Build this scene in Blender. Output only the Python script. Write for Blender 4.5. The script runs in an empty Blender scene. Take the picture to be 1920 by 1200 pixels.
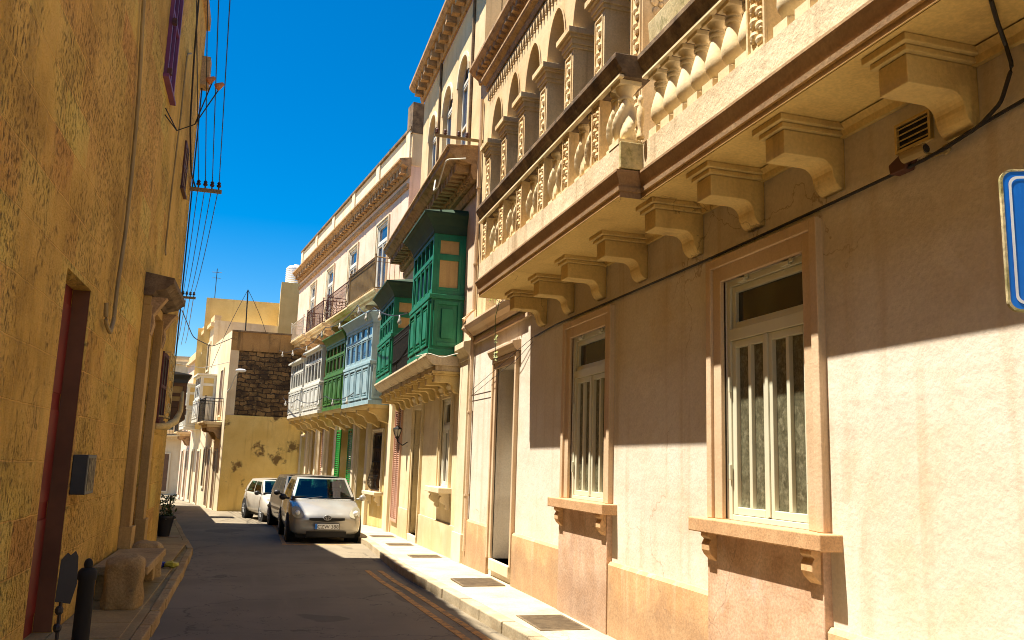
import bpy, bmesh, math, random
from mathutils import Vector, Matrix
random.seed(7)
S = bpy.context.scene
C = S.collection
R = math.radians
# ------------------------------------------------------------------ camera
YAW, PIT, ROL, FPX, CZ = R(16.18), R(9.593), R(1.84), 1600.0, 1.75
fw = Vector((math.sin(YAW)*math.cos(PIT), math.cos(YAW)*math.cos(PIT), math.sin(PIT)))
r0 = Vector((math.cos(YAW), -math.sin(YAW), 0)); u0 = r0.cross(fw)
rt = math.cos(ROL)*r0 + math.sin(ROL)*u0; up = -math.sin(ROL)*r0 + math.cos(ROL)*u0
cd = bpy.data.cameras.new('camera'); cam = bpy.data.objects.new('camera', cd); C.objects.link(cam)
cd.sensor_width = 36; cd.lens = 36*FPX/1920; cd.clip_start = .05; cd.clip_end = 2000
cam.matrix_world = Matrix(((rt.x, up.x, -fw.x, 0), (rt.y, up.y, -fw.y, 0), (rt.z, up.z, -fw.z, CZ), (0, 0, 0, 1)))
S.camera = cam
# ------------------------------------------------------------------ sky, sun, exposure
TOSUN = Vector((-1, .15, 2.63)).normalized()
EL = math.asin(TOSUN.z); AZ = math.atan2(TOSUN.x, TOSUN.y)
w = bpy.data.worlds.new('World'); S.world = w; w.use_nodes = True
nt = w.node_tree; nt.nodes.clear()
sky = nt.nodes.new('ShaderNodeTexSky'); sky.sky_type = 'NISHITA'; sky.sun_disc = False
sky.sun_elevation = EL; sky.sun_rotation = AZ; sky.altitude = 200; sky.air_density = 1.0; sky.dust_density = 0.0; sky.ozone_density = 2.2
hs = nt.nodes.new('ShaderNodeHueSaturation'); hs.inputs['Saturation'].default_value = 1.6; hs.inputs['Value'].default_value = 1.0
bg = nt.nodes.new('ShaderNodeBackground'); bg.inputs['Strength'].default_value = .065
wo = nt.nodes.new('ShaderNodeOutputWorld')
nt.links.new(sky.outputs[0], hs.inputs['Color']); nt.links.new(hs.outputs[0], bg.inputs[0]); nt.links.new(bg.outputs[0], wo.inputs[0])
sd = bpy.data.lights.new('sun', 'SUN'); sun = bpy.data.objects.new('sun', sd); C.objects.link(sun)
sd.energy = 5.0; sd.angle = R(.5); sd.color = (1, .93, .80)
sun.rotation_euler = TOSUN.to_track_quat('Z', 'Y').to_euler(); sun.location = (-20, 5, 60)
S.view_settings.view_transform = 'Standard'; S.view_settings.look = 'None'; S.view_settings.gamma = 1
S.view_settings.exposure = 1.35
S.cycles.filter_width = 1.0; S.cycles.max_bounces = 8; S.cycles.diffuse_bounces = 2
# ------------------------------------------------------------------ materials
def sset(n, k, v):
    if k in n.inputs: n.inputs[k].default_value = v
def rgba(c): return (c[0], c[1], c[2], 1)
class NT:
    def __init__(s, name):
        s.m = bpy.data.materials.new(name); s.m.use_nodes = True; s.t = s.m.node_tree; s.n = s.t.nodes; s.l = s.t.links
        s.b = s.n['Principled BSDF']; s.g = s.n.new('ShaderNodeNewGeometry'); s.pos = s.g.outputs['Position']
    def map(s, sc, src=None):
        m = s.n.new('ShaderNodeMapping'); m.inputs['Scale'].default_value = sc; s.l.new(src or s.pos, m.inputs['Vector']); return m.outputs[0]
    def noise(s, scale, detail=5, vec=None, rough=.55, dist=0):
        n = s.n.new('ShaderNodeTexNoise'); n.inputs['Scale'].default_value = scale; n.inputs['Detail'].default_value = detail
        n.inputs['Roughness'].default_value = rough; n.inputs['Distortion'].default_value = dist
        s.l.new(vec or s.pos, n.inputs['Vector']); return n.outputs[0]
    def ramp(s, f, a, b, lo=0, hi=1):
        m = s.n.new('ShaderNodeMapRange'); m.interpolation_type = 'SMOOTHSTEP'
        m.inputs['From Min'].default_value = a; m.inputs['From Max'].default_value = b; m.inputs['To Min'].default_value = lo; m.inputs['To Max'].default_value = hi
        s.l.new(f, m.inputs['Value']); return m.outputs[0]
    def mix(s, f, a, b, mode='MIX'):
        m = s.n.new('ShaderNodeMix'); m.data_type = 'RGBA'; m.blend_type = mode
        for v, i in ((f, 0), (a, 6), (b, 7)):
            if isinstance(v, (int, float)): m.inputs[i].default_value = v
            elif isinstance(v, tuple): m.inputs[i].default_value = rgba(v)
            else: s.l.new(v, m.inputs[i])
        return m.outputs[2]
    def math(s, op, a, b=0):
        m = s.n.new('ShaderNodeMath'); m.operation = op
        for v, i in ((a, 0), (b, 1)):
            if isinstance(v, (int, float)): m.inputs[i].default_value = v
            else: s.l.new(v, m.inputs[i])
        return m.outputs[0]
    def bump(s, h, strength=.3, dist=.01, prev=None):
        b = s.n.new('ShaderNodeBump'); b.inputs['Strength'].default_value = strength; b.inputs['Distance'].default_value = dist
        s.l.new(h, b.inputs['Height'])
        if prev is not None: s.l.new(prev, b.inputs['Normal'])
        return b.outputs[0]
    def out(s, col=None, rough=.85, nrm=None, **kw):
        if col is not None:
            if isinstance(col, tuple): s.b.inputs['Base Color'].default_value = rgba(col)
            else: s.l.new(col, s.b.inputs['Base Color'])
        if isinstance(rough, (int, float)): s.b.inputs['Roughness'].default_value = rough
        else: s.l.new(rough, s.b.inputs['Roughness'])
        if nrm is not None: s.l.new(nrm, s.b.inputs['Normal'])
        for k, v in kw.items(): sset(s.b, k, v)
        return s.m
def stone(name, c1, c2, streak=None, sa=.5, blotch=None, ba=.5, bs=2.2, bt=(.55, .7), grain=.12, bump=.25, scale=1.3, gs=45, rough=.9, wear=None):
    t = NT(name)
    c = t.mix(t.ramp(t.noise(scale, 6), .3, .7), c1, c2)
    if streak:
        v = t.map((5, 5, .35)); f = t.ramp(t.noise(1.1, 5, v), .52, .74, 0, sa); c = t.mix(f, c, streak)
    if blotch:
        f = t.ramp(t.noise(bs, 8, None, .65), bt[0], bt[1], 0, ba); c = t.mix(f, c, blotch)
    if wear:
        wc, wa, damp = wear
        rp = t.ramp(t.noise(.62, 3, t.map((1, 1, .8)), .5, .6), .60, .615, 0, .35); c = t.mix(rp, c, tuple(min(1, x*1.12) for x in c1))     # patched repairs
        vo = t.n.new('ShaderNodeTexVoronoi'); vo.feature = 'DISTANCE_TO_EDGE'; vo.inputs['Scale'].default_value = .55
        kv = t.n.new('ShaderNodeVectorMath'); kv.operation = 'ADD'; nn = t.n.new('ShaderNodeTexNoise'); nn.inputs['Scale'].default_value = 2.2; nn.inputs['Detail'].default_value = 6; t.l.new(t.pos, nn.inputs['Vector'])
        sc_ = t.n.new('ShaderNodeVectorMath'); sc_.operation = 'SCALE'; sc_.inputs[3].default_value = .9; t.l.new(nn.outputs['Color'], sc_.inputs[0]); t.l.new(t.pos, kv.inputs[0]); t.l.new(sc_.outputs[0], kv.inputs[1]); t.l.new(kv.outputs[0], vo.inputs['Vector'])
        cr = t.math('MULTIPLY', t.ramp(vo.outputs[0], .0, .006, wa, 0), t.ramp(t.noise(.5, 2), .5, .6)); c = t.mix(cr, c, wc)
        ch = t.ramp(t.noise(5, 9, None, .75), .70, .73, 0, wa); c = t.mix(ch, c, wc)                      # chips
        fl = t.ramp(t.noise(1.0, 5, t.map((.35, .35, 2.2))), .52, .72, 0, .25); c = t.mix(fl, c, wc)       # trowel drags
        if damp:
            sz = t.n.new('ShaderNodeSeparateXYZ'); t.l.new(t.pos, sz.inputs[0])
            dz = t.ramp(t.math('SUBTRACT', sz.outputs['Z'], t.math('MULTIPLY', t.noise(1.6, 6), .7)), .05, .45, damp, 0); c = t.mix(dz, c, wc)
    g = t.noise(gs, 4); gm = t.ramp(g, .25, .75, 1-grain, 1+grain)
    k = t.n.new('ShaderNodeCombineColor'); [t.l.new(gm, k.inputs[i]) for i in range(3)]
    c = t.mix(1.0, c, k.outputs[0], 'MULTIPLY')
    h = t.math('ADD', t.math('MULTIPLY', g, .4), t.noise(8, 6))
    return t.out(c, rough, t.bump(h, bump, .02))
def paint(name, c, rough=.4, var=.15, bump=.06, worn=None, wood=None):
    t = NT(name); d = tuple(x*(1-var) for x in c); col = t.mix(t.ramp(t.noise(3, 5), .3, .7), c, d)
    if worn: col = t.mix(t.ramp(t.noise(14, 6, t.map((1, 1, .4))), .6, .72, 0, .7), col, worn)
    if wood:
        gr = t.noise(1.4, 6, t.map((30, 30, 2.2))); col = t.mix(t.ramp(gr, .4, .7, 0, .35), col, tuple(x*.55 for x in c)); col = t.mix(t.ramp(t.noise(2.3, 6), .45, .7, 0, .35), col, wood)
        return t.out(col, rough, t.bump(gr, .25, .006))
    return t.out(col, rough, t.bump(t.noise(60, 3), bump, .004))
def glass(name, c, rough=.06, wav=.04):
    t = NT(name); col = t.mix(t.ramp(t.noise(2.5, 3), .35, .65), c, tuple(x*.5 for x in c))
    return t.out(col, rough, t.bump(t.noise(3, 2), wav, .02), **{'Specular IOR Level': .6})
M = {}
M['cream'] = stone('cream_render', (.76, .665, .55), (.71, .595, .46), (.52, .37, .20), .42, (.64, .48, .28), .45, .9, grain=.07, bump=.3, wear=((.42, .29, .17), .7, 0))
M['cream_warm'] = stone('warm_render', (.78, .60, .40), (.70, .50, .32), (.45, .28, .14), .35, grain=.06, bump=.15)
M['plinth'] = stone('peach_plinth', (.68, .42, .21), (.55, .31, .14), (.72, .56, .36), .6, (.36, .22, .14), .45, 2.6, grain=.14, bump=.3, scale=3, wear=((.30, .19, .11), .7, .6))
M['apron'] = stone('pink_apron', (.64, .43, .29), (.52, .31, .18), (.40, .24, .16), .5, (.66, .50, .42), .5, 3, grain=.16, bump=.3, scale=4, wear=((.30, .19, .12), .7, .5))
M['arch'] = stone('pink_architrave', (.70, .51, .33), (.60, .41, .24), (.42, .25, .15), .3, grain=.06)
M['sill'] = stone('orange_sill', (.60, .36, .18), (.50, .28, .13), grain=.18, gs=70, scale=5)
M['balc'] = stone('balcony_stone', (.74, .60, .40), (.64, .48, .29), (.30, .18, .08), .6, (.40, .27, .13), .6, 3.2, grain=.12, bump=.5, wear=((.30, .2, .1), .8, 0))
M['corbel'] = stone('corbel_stone', (.78, .57, .23), (.68, .47, .18), (.36, .22, .10), .5, (.42, .27, .11), .5, 3.5, grain=.08, bump=.25, wear=((.3, .18, .07), .6, 0))
M['soffit'] = stone('soffit_plaster', (.84, .60, .22), (.74, .50, .17), None, 0, (.40, .25, .10), .6, 1.3, (.54, .7), grain=.1, bump=.3, wear=((.36, .19, .06), .8, 0))
M['carve'] = stone('carved_limestone', (.80, .62, .36), (.70, .47, .22), (.34, .20, .08), .5, (.40, .24, .10), .4, 4, grain=.1, bump=.3)
M['bal'] = stone('baluster_stone', (.80, .66, .42), (.74, .56, .31), (.44, .28, .12), .4, grain=.06, bump=.2)
M['dark'] = stone('weathered_stone', (.22, .14, .07), (.10, .06, .03), (.40, .28, .15), .5, (.05, .035, .02), .7, 5, grain=.2, bump=.6, scale=5)
M['brown'] = stone('soiled_cornice', (.52, .32, .15), (.34, .20, .09), (.50, .34, .18), .5, (.09, .05, .03), .6, 6, grain=.2, bump=.7, scale=6)
M['moss'] = stone('lichen_stone', (.62, .52, .30), (.50, .40, .18), (.30, .22, .08), .5, (.22, .20, .05), .8, 9, (.5, .66), grain=.16, bump=.4)
M['bwall'] = stone('limewash_yellow', (.80, .66, .42), (.72, .56, .32), (.55, .38, .18), .4, (.62, .44, .22), .4, 1.8, grain=.06, bump=.2, wear=((.44, .30, .15), .6, .5))
M['bupper'] = stone('pink_upper_wall', (.80, .60, .45), (.70, .50, .35), (.46, .28, .16), .35, grain=.06)
M['btop'] = stone('top_floor_wall', (.76, .57, .32), (.66, .45, .22), (.40, .24, .10), .4, grain=.06)
M['cwall'] = stone('peach_house_wall', (.82, .60, .46), (.74, .50, .36), (.44, .26, .12), .4, (.5, .3, .14), .35, 2, grain=.07)
M['cground'] = stone('golden_ground_wall', (.74, .55, .24), (.64, .44, .16), (.42, .26, .08), .5, (.8, .66, .42), .5, 2, grain=.08)
M['pil'] = stone('pale_pilaster', (.80, .68, .48), (.72, .58, .38), (.5, .34, .16), .4, grain=.06)
M['dplaster'] = stone('gold_plaster', (.90, .65, .22), (.80, .54, .15), (.44, .25, .06), .5, (.16, .085, .03), .9, .8, (.56, .63), grain=.1, bump=.5)
M['dwhite'] = stone('sunlit_side_render', (.78, .64, .42), (.7, .54, .33), (.5, .34, .16), .4, (.55, .38, .2), .4, 1.5, grain=.06)
M['dupper'] = stone('ochre_block', (.68, .50, .20), (.60, .42, .15), (.45, .28, .1), .35, grain=.05)
M['pave'] = stone('pavement_concrete', (.58, .48, .31), (.48, .385, .235), None, 0, (.32, .24, .15), .55, 2.6, grain=.14, bump=.3, scale=2, wear=((.26, .19, .12), .7, 0))
M['kerb'] = stone('kerb_stone', (.48, .39, .25), (.36, .28, .17), (.3, .2, .1), .5, (.36, .26, .15), .5, 3, grain=.14, bump=.4, scale=3)
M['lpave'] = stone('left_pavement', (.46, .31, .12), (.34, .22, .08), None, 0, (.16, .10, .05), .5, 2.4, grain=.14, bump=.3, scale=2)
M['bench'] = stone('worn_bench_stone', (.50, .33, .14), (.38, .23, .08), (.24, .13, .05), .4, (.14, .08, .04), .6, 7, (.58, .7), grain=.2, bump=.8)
M['white'] = paint('white_paint', (.78, .74, .62), .45, worn=(.6, .5, .34))
M['frame'] = paint('cream_timber', (.70, .67, .50), .4, .1)
M['green'] = paint('bright_green_paint', (.003, .20, .090), .5, .3, wood=(.03, .27, .14), worn=(.015, .10, .05))
M['groof'] = paint('dark_green_roof', (.022, .062, .028), .7, .3)  # roof green darkened so little green light bounces onto the cornice
M['dgreen'] = paint('olive_green_paint', (.055, .17, .008), .5, .3, wood=(.12, .22, .05), worn=(.03, .07, .01))
M['gshut'] = paint('shutter_green', (.01, .26, .03), .4, .3)
M['blue'] = paint('pale_blue_paint', (.36, .52, .56), .55, .15, wood=(.5, .58, .56), worn=(.25, .33, .33))
M['iron'] = paint('black_iron', (.008, .007, .006), .85)
M['rust'] = paint('rust_red_iron', (.10, .03, .018), .6, .4)
M['brass'] = paint('ochre_rail', (.30, .19, .07), .6, .3)
M['reddoor'] = paint('dark_red_door', (.20, .008, .004), .5, .4)
M['maroon'] = paint('maroon_door', (.13, .03, .03), .6, .3)
M['purple'] = paint('purple_frame', (.22, .05, .12), .5, .3)
M['olive'] = paint('olive_door', (.20, .15, .03), .5, .3)
M['teal'] = paint('teal_door', (.03, .20, .22), .5, .3)
M['brdoor'] = paint('brown_door', (.16, .075, .03), .55, .3)
M['pinkshut'] = paint('faded_pink_shutter', (.66, .38, .26), .6, .2)
M['cable'] = paint('cable_black', (.018, .016, .02), .5)
M['cablew'] = paint('pale_cable', (.6, .55, .45), .6)
M['pipe'] = paint('tan_conduit', (.40, .27, .10), .6, .3)
M['grey'] = paint('grey_plastic', (.05, .05, .045), .4, .3)
M['rubber'] = paint('tyre_rubber', (.012, .012, .012), .8)
M['alu'] = paint('alloy_rim', (.45, .45, .45), .3)
M['tank'] = paint('white_tank', (.85, .85, .85), .4)
M['terra'] = paint('terracotta', (.62, .22, .07), .8, .2)
M['signblue'] = paint('sign_blue', (.004, .20, .85), .35, .25, worn=(.02, .28, .9))
M['signwhite'] = paint('sign_white', (.85, .88, .88), .4, .05)
M['glass'] = glass('dark_glass', (.02, .017, .01))
M['lace'] = stone('lace_curtain', (.15, .14, .085), (.08, .072, .042), None, 0, (.24, .22, .14), .6, 14, (.5, .62), grain=.3, bump=.1, scale=9, rough=.25)
M['bglass'] = glass('sky_glass', (.03, .06, .12), .03, .01)
M['curtain'] = stone('tan_curtain', (.52, .34, .12), (.40, .25, .08), (.28, .16, .05), .6, grain=.05, scale=2, rough=.6)
M['inter'] = paint('dark_interior', (.03, .02, .012), .8)
M['cglass'] = glass('car_glass', (.012, .05, .055), .03, .005)
def tint():
    t = NT('tinted_car_glass'); tr = t.n.new('ShaderNodeBsdfTransparent'); tr.inputs[0].default_value = (.30, .62, .58, 1); gl = t.n.new('ShaderNodeBsdfGlossy'); gl.inputs['Roughness'].default_value = .02
    lw = t.n.new('ShaderNodeLayerWeight'); lw.inputs[0].default_value = .35; mx = t.n.new('ShaderNodeMixShader'); t.l.new(t.ramp(lw.outputs['Fresnel'], 0, 1, .08, .9), mx.inputs[0]); t.l.new(tr.outputs[0], mx.inputs[1]); t.l.new(gl.outputs[0], mx.inputs[2])
    t.l.new(mx.outputs[0], t.n['Material Output'].inputs[0]); return t.m
M['cglass'] = tint()
M['seat'] = paint('seat_cloth', (.05, .06, .10), .9)
M['lamp'] = glass('headlamp_lens', (.55, .50, .36), .1, .01)
M['bulb'] = glass('bulb_glass', (.75, .70, .6), .15, .01)
def carpaint(name, c, rough=.25, metal=.3):
    t = NT(name); col = t.mix(t.ramp(t.noise(2.2, 5), .35, .7), c, tuple(x*.86 for x in c))
    return t.out(col, rough, None, **{'Metallic': metal, 'Coat Weight': .6, 'Coat Roughness': .05})
M['silver'] = carpaint('silver_car_paint', (.40, .375, .33))
M['carwhite'] = carpaint('white_car_paint', (.52, .48, .41), .3, 0)
M['cardark'] = carpaint('bronze_car_paint', (.05, .035, .02), .3, .0)
def leafmat(name, c):
    t = NT(name); return t.out(t.mix(t.ramp(t.noise(9, 3), .35, .65), c, tuple(x*.5 for x in c)), .5)
M['leaf'] = leafmat('leaf_green', (.07, .12, .02)); M['leafy'] = leafmat('leaf_yellow', (.30, .30, .03))
def asphalt():
    t = NT('asphalt'); c = t.mix(t.ramp(t.noise(.7, 6), .3, .7), (.24, .192, .125), (.18, .142, .09))
    c = t.mix(t.ramp(t.noise(3, 8, t.map((1, .25, 1)), .7), .55, .75, 0, .5), c, (.24, .19, .12))
    sp = t.ramp(t.noise(160, 2), .62, .75, 0, .55); c = t.mix(sp, c, (.33, .27, .18))
    c = t.mix(t.ramp(t.noise(.55, 4, t.map((1, .5, 1)), .5, .5), .585, .60, 0, .5), c, (.075, .057, .036)); c = t.mix(t.ramp(t.noise(1.2, 7, t.map((2.2, .18, 1))), .5, .72, 0, .5), c, (.27, .215, .14))
    # hairline cracks and patched strips in the tar
    v = t.n.new('ShaderNodeTexVoronoi'); v.feature = 'DISTANCE_TO_EDGE'; v.inputs['Scale'].default_value = .42
    t.l.new(t.noise(2.5, 4), v.inputs['Randomness']); t.l.new(t.pos, v.inputs['Vector'])
    c = t.mix(t.ramp(v.outputs[0], .0, .012, .5, 0), c, (.02, .015, .01))
    return t.out(c, .85, t.bump(t.noise(120, 3), .5, .006))
M['asph'] = asphalt()
def line_mat():
    t = NT('worn_yellow_line'); f = t.ramp(t.noise(9, 8, None, .7), .42, .62, 0, .8)
    return t.out(t.mix(f, (.62, .31, .07), (.2, .13, .07)), .8, t.bump(t.noise(120, 3), .4, .005))
M['yline'] = line_mat()
def ashlar(name, c1, c2, c3, bw, bh, axis='Y', pit=1.0, mort=.008):
    t = NT(name); sx = t.n.new('ShaderNodeSeparateXYZ'); t.l.new(t.pos, sx.inputs[0])
    k = t.n.new('ShaderNodeCombineXYZ'); t.l.new(sx.outputs[axis], k.inputs[0]); t.l.new(sx.outputs['Z'], k.inputs[1])
    wob = t.noise(1.5, 3); va = t.n.new('ShaderNodeVectorMath'); va.operation = 'ADD'; kk = t.n.new('ShaderNodeCombineXYZ')
    t.l.new(t.math('MULTIPLY', wob, .05), kk.inputs[0]); t.l.new(t.math('MULTIPLY', wob, .05), kk.inputs[1])
    t.l.new(k.outputs[0], va.inputs[0]); t.l.new(kk.outputs[0], va.inputs[1])
    b = t.n.new('ShaderNodeTexBrick'); b.inputs['Scale'].default_value = 1; b.inputs['Brick Width'].default_value = bw; b.inputs['Row Height'].default_value = bh
    b.inputs['Mortar Size'].default_value = mort; b.inputs['Mortar Smooth'].default_value = .3; b.inputs['Color1'].default_value = (.2, .2, .2, 1); b.inputs['Color2'].default_value = (.8, .8, .8, 1); b.inputs['Mortar'].default_value = (.5, .5, .5, 1)
    t.l.new(va.outputs[0], b.inputs['Vector'])
    big = t.ramp(t.noise(.45, 5, None, .6), .42, .62)           # where the old render is gone and the blocks show
    c = t.mix(t.ramp(t.noise(1.1, 7, None, .6), .3, .7), c1, c2)
    tone = t.mix(1.0, c, t.mix(.25, b.outputs['Color'], (.5, .5, .5)), 'OVERLAY'); c = t.mix(t.math('MULTIPLY', big, .55), c, tone)
    v2 = t.map((20, 20, 11)); pits = t.math('MAXIMUM', t.ramp(t.noise(1.3, 9, v2, .75), .52, .66, 0, 1), t.ramp(t.noise(3.2, 8, t.map((1, 1, .55)), .7), .60, .72, 0, .8))
    zone = t.ramp(t.noise(.9, 6, None, .65), .42, .56)
    pz = t.math('MULTIPLY', pits, zone); c = t.mix(t.math('MULTIPLY', pz, .74), c, c3); c = t.mix(t.ramp(t.noise(.55, 6, None, .6), .55, .72, 0, .3), c, c3)
    v3 = t.map((3, 3, .3)); c = t.mix(t.ramp(t.noise(1, 5, v3), .5, .75, 0, .45), c, tuple(x*.55 for x in c2))
    mm = t.math('MULTIPLY', b.outputs['Fac'], t.math('ADD', t.math('MULTIPLY', big, .6), .45))
    c = t.mix(t.math('MULTIPLY', mm, .6), c, tuple(x*1.25 for x in c1))
    h = t.math('SUBTRACT', t.math('ADD', t.noise(9, 8, None, .65), t.math('MULTIPLY', t.noise(60, 4), .35)), t.math('MULTIPLY', pz, .9*pit))
    h = t.math('SUBTRACT', h, t.math('MULTIPLY', mm, .9))
    return t.out(c, .95, t.bump(h, 1.0, .05))
M['lwall'] = ashlar('golden_ashlar', (.90, .535, .115), (.68, .375, .055), (.15, .07, .012), .95, .42)
M['lwall2'] = ashlar('golden_ashlar_far', (.80, .50, .13), (.62, .37, .08), (.2, .1, .03), .8, .3)
def rubble():
    t = NT('dark_rubble_stone'); sx = t.n.new('ShaderNodeSeparateXYZ'); t.l.new(t.pos, sx.inputs[0])
    k = t.n.new('ShaderNodeCombineXYZ'); t.l.new(t.math('ADD', sx.outputs['X'], t.math('MULTIPLY', t.noise(2.2, 4), .30)), k.inputs[0]); t.l.new(t.math('ADD', sx.outputs['Z'], t.math('MULTIPLY', t.noise(1.7, 4, t.map((1, 1, 1.3))), .34)), k.inputs[1])
    b = t.n.new('ShaderNodeTexBrick'); b.inputs['Scale'].default_value = 1; b.inputs['Brick Width'].default_value = .36; b.inputs['Row Height'].default_value = .19
    b.inputs['Mortar Size'].default_value = .022; b.inputs['Mortar Smooth'].default_value = .6; b.inputs['Bias'].default_value = -.1
    b.inputs['Color1'].default_value = (.34, .20, .07, 1); b.inputs['Color2'].default_value = (.09, .05, .02, 1); b.inputs['Mortar'].default_value = (.05, .03, .014, 1)
    t.l.new(k.outputs[0], b.inputs['Vector'])
    c = t.mix(t.ramp(t.noise(1.3, 7, None, .65), .42, .62, 0, .85), b.outputs['Color'], (.05, .03, .015)); c = t.mix(t.ramp(t.noise(7, 6), .55, .7, 0, .7), c, (.36, .23, .09))
    return t.out(c, .95, t.bump(t.math('SUBTRACT', t.math('MULTIPLY', t.noise(9, 6), .8), b.outputs['Fac']), 1.0, .06))
M['rubble'] = rubble()
def grate_mat():
    t = NT('grate_steel'); return t.out(t.mix(t.ramp(t.noise(12, 4), .3, .7), (.17, .12, .065), (.11, .075, .04)), .7)
M['grate'] = grate_mat()
# ------------------------------------------------------------------ mesh helpers
class Frame:
    def __init__(s, p0, dirxy, out):
        d = Vector((dirxy[0], dirxy[1], 0)).normalized(); o = Vector((out[0], out[1], 0)).normalized()
        s.p = Vector(p0); s.d = d; s.o = o
    def __call__(s, t, d, z): return s.p + s.d*t + s.o*d + Vector((0, 0, z))
class WF:
    def __call__(s, x, y, z): return Vector((x, y, z))
W0 = WF()
class MB:
    def __init__(s, F=W0): s.v = []; s.f = []; s.F = F; s.mi = []; s.cur = 0
    def pts(s, P):
        i = len(s.v); s.v += [s.F(*p) for p in P]; return i
    def face(s, idx): s.f.append(tuple(idx)); s.mi.append(s.cur)
    def quad(s, *P):
        i = s.pts(P); s.face(range(i, i+len(P)))
    def box(s, a0, b0, c0, a1, b1, c1):
        i = s.pts([(a0, b0, c0), (a1, b0, c0), (a1, b1, c0), (a0, b1, c0), (a0, b0, c1), (a1, b0, c1), (a1, b1, c1), (a0, b1, c1)])
        for q in ((0, 3, 2, 1), (4, 5, 6, 7), (0, 1, 5, 4), (1, 2, 6, 5), (2, 3, 7, 6), (3, 0, 4, 7)): s.face([i+k for k in q])
        return s
    def extr(s, prof, t0, t1):
        """profile of (d,z) run along the first axis"""
        n = len(prof); i = s.pts([(t0, d, z) for d, z in prof] + [(t1, d, z) for d, z in prof])
        for k in range(n): s.face((i+k, i+(k+1) % n, i+n+(k+1) % n, i+n+k))
        s.face(range(i, i+n)); s.face(range(i+n, i+2*n)); return s
    def extd(s, prof, d0, d1):
        """profile of (t,z) run along the second axis"""
        n = len(prof); i = s.pts([(t, d0, z) for t, z in prof] + [(t, d1, z) for t, z in prof])
        for k in range(n): s.face((i+k, i+(k+1) % n, i+n+(k+1) % n, i+n+k))
        s.face(range(i, i+n)); s.face(range(i+n, i+2*n)); return s
    def extz(s, prof, z0, z1):
        n = len(prof); i = s.pts([(a, b, z0) for a, b in prof] + [(a, b, z1) for a, b in prof])
        for k in range(n): s.face((i+k, i+(k+1) % n, i+n+(k+1) % n, i+n+k))
        s.face(range(i, i+n)); s.face(range(i+n, i+2*n)); return s
    def lathe(s, prof, c, seg=14, fn=None):
        n = len(prof); i0 = len(s.v)
        for r, z in prof:
            for k in range(seg):
                a = 2*math.pi*k/seg; rr = fn(r, z, a) if fn else r
                s.v.append(s.F(c[0]+rr*math.cos(a), c[1]+rr*math.sin(a), c[2]+z))
        for j in range(n-1):
            for k in range(seg): s.face((i0+j*seg+k, i0+j*seg+(k+1) % seg, i0+(j+1)*seg+(k+1) % seg, i0+(j+1)*seg+k))
        s.face(range(i0, i0+seg)); s.face(range(i0+(n-1)*seg, i0+n*seg)); return s
    def ell(s, c, r, seg=8, rings=5):
        return s.lathe([(max(.001, math.sin(math.pi*j/rings)), -math.cos(math.pi*j/rings)) for j in range(rings+1)], (0, 0, 0), seg) if 0 else s._ell(c, r, seg, rings)
    def _ell(s, c, r, seg, rings):
        i0 = len(s.v)
        for j in range(rings+1):
            p = math.pi*j/rings
            for k in range(seg):
                a = 2*math.pi*k/seg; q = max(.02, math.sin(p))
                s.v.append(s.F(c[0]+r[0]*q*math.cos(a), c[1]+r[1]*q*math.sin(a), c[2]-r[2]*math.cos(p)))
        for j in range(rings):
            for k in range(seg): s.face((i0+j*seg+k, i0+j*seg+(k+1) % seg, i0+(j+1)*seg+(k+1) % seg, i0+(j+1)*seg+k))
        s.face(range(i0, i0+seg)); s.face(range(i0+rings*seg, i0+(rings+1)*seg)); return s
    def tube(s, P, r, seg=6):
        P = [s.F(*p) for p in P]; n = len(P); i0 = len(s.v)
        for j in range(n):
            t = (P[min(j+1, n-1)]-P[max(j-1, 0)]).normalized()
            a = t.orthogonal().normalized() if abs(t.z) > .95 else t.cross(Vector((0, 0, 1))).normalized(); b = t.cross(a)
            rr = r[j] if isinstance(r, (list, tuple)) else r
            for k in range(seg):
                an = 2*math.pi*k/seg; s.v.append(P[j]+a*(rr*math.cos(an))+b*(rr*math.sin(an)))
        for j in range(n-1):
            for k in range(seg): s.face((i0+j*seg+k, i0+j*seg+(k+1) % seg, i0+(j+1)*seg+(k+1) % seg, i0+(j+1)*seg+k))
        s.face(range(i0, i0+seg)); s.face(range(i0+(n-1)*seg, i0+n*seg)); return s
    def build(s, name, mat, parent=None, smooth=False, bevel=0, origin=None, recalc=True):
        pw = parent['_w'] if parent is not None else (0, 0, 0); pw = Vector(pw)
        o0 = Vector(origin) if origin is not None else pw
        me = bpy.data.meshes.new(name); me.from_pydata([tuple(v-o0) for v in s.v], [], s.f)
        mats = mat if isinstance(mat, (list, tuple)) else [mat]
        for m in mats: me.materials.append(m)
        if len(mats) > 1: me.polygons.foreach_set('material_index', s.mi)
        if recalc:
            bm = bmesh.new(); bm.from_mesh(me); bmesh.ops.recalc_face_normals(bm, faces=bm.faces); bm.to_mesh(me); bm.free()
        if smooth: me.polygons.foreach_set('use_smooth', [True]*len(me.polygons))
        o = bpy.data.objects.new(name, me); C.objects.link(o); o.location = o0-pw; o['_w'] = tuple(o0)
        if parent is not None: o.parent = parent
        if smooth == 'auto': me.set_sharp_from_angle(angle=R(40))
        if bevel:
            b = o.modifiers.new('bevel', 'BEVEL'); b.width = bevel; b.segments = 2; b.limit_method = 'ANGLE'; b.angle_limit = R(40)
        return o
def tag(o, label, cat, group=None):
    o['label'] = label; o['category'] = cat
    if group: o['group'] = group
    return o
def thing(name, label, cat, loc, group=None):
    o = bpy.data.objects.new(name, None); C.objects.link(o); o.location = loc; o['_w'] = tuple(loc); o.empty_display_size = .2
    return tag(o, label, cat, group)
def struct(o, kind='structure'): o['kind'] = kind; return o
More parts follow.
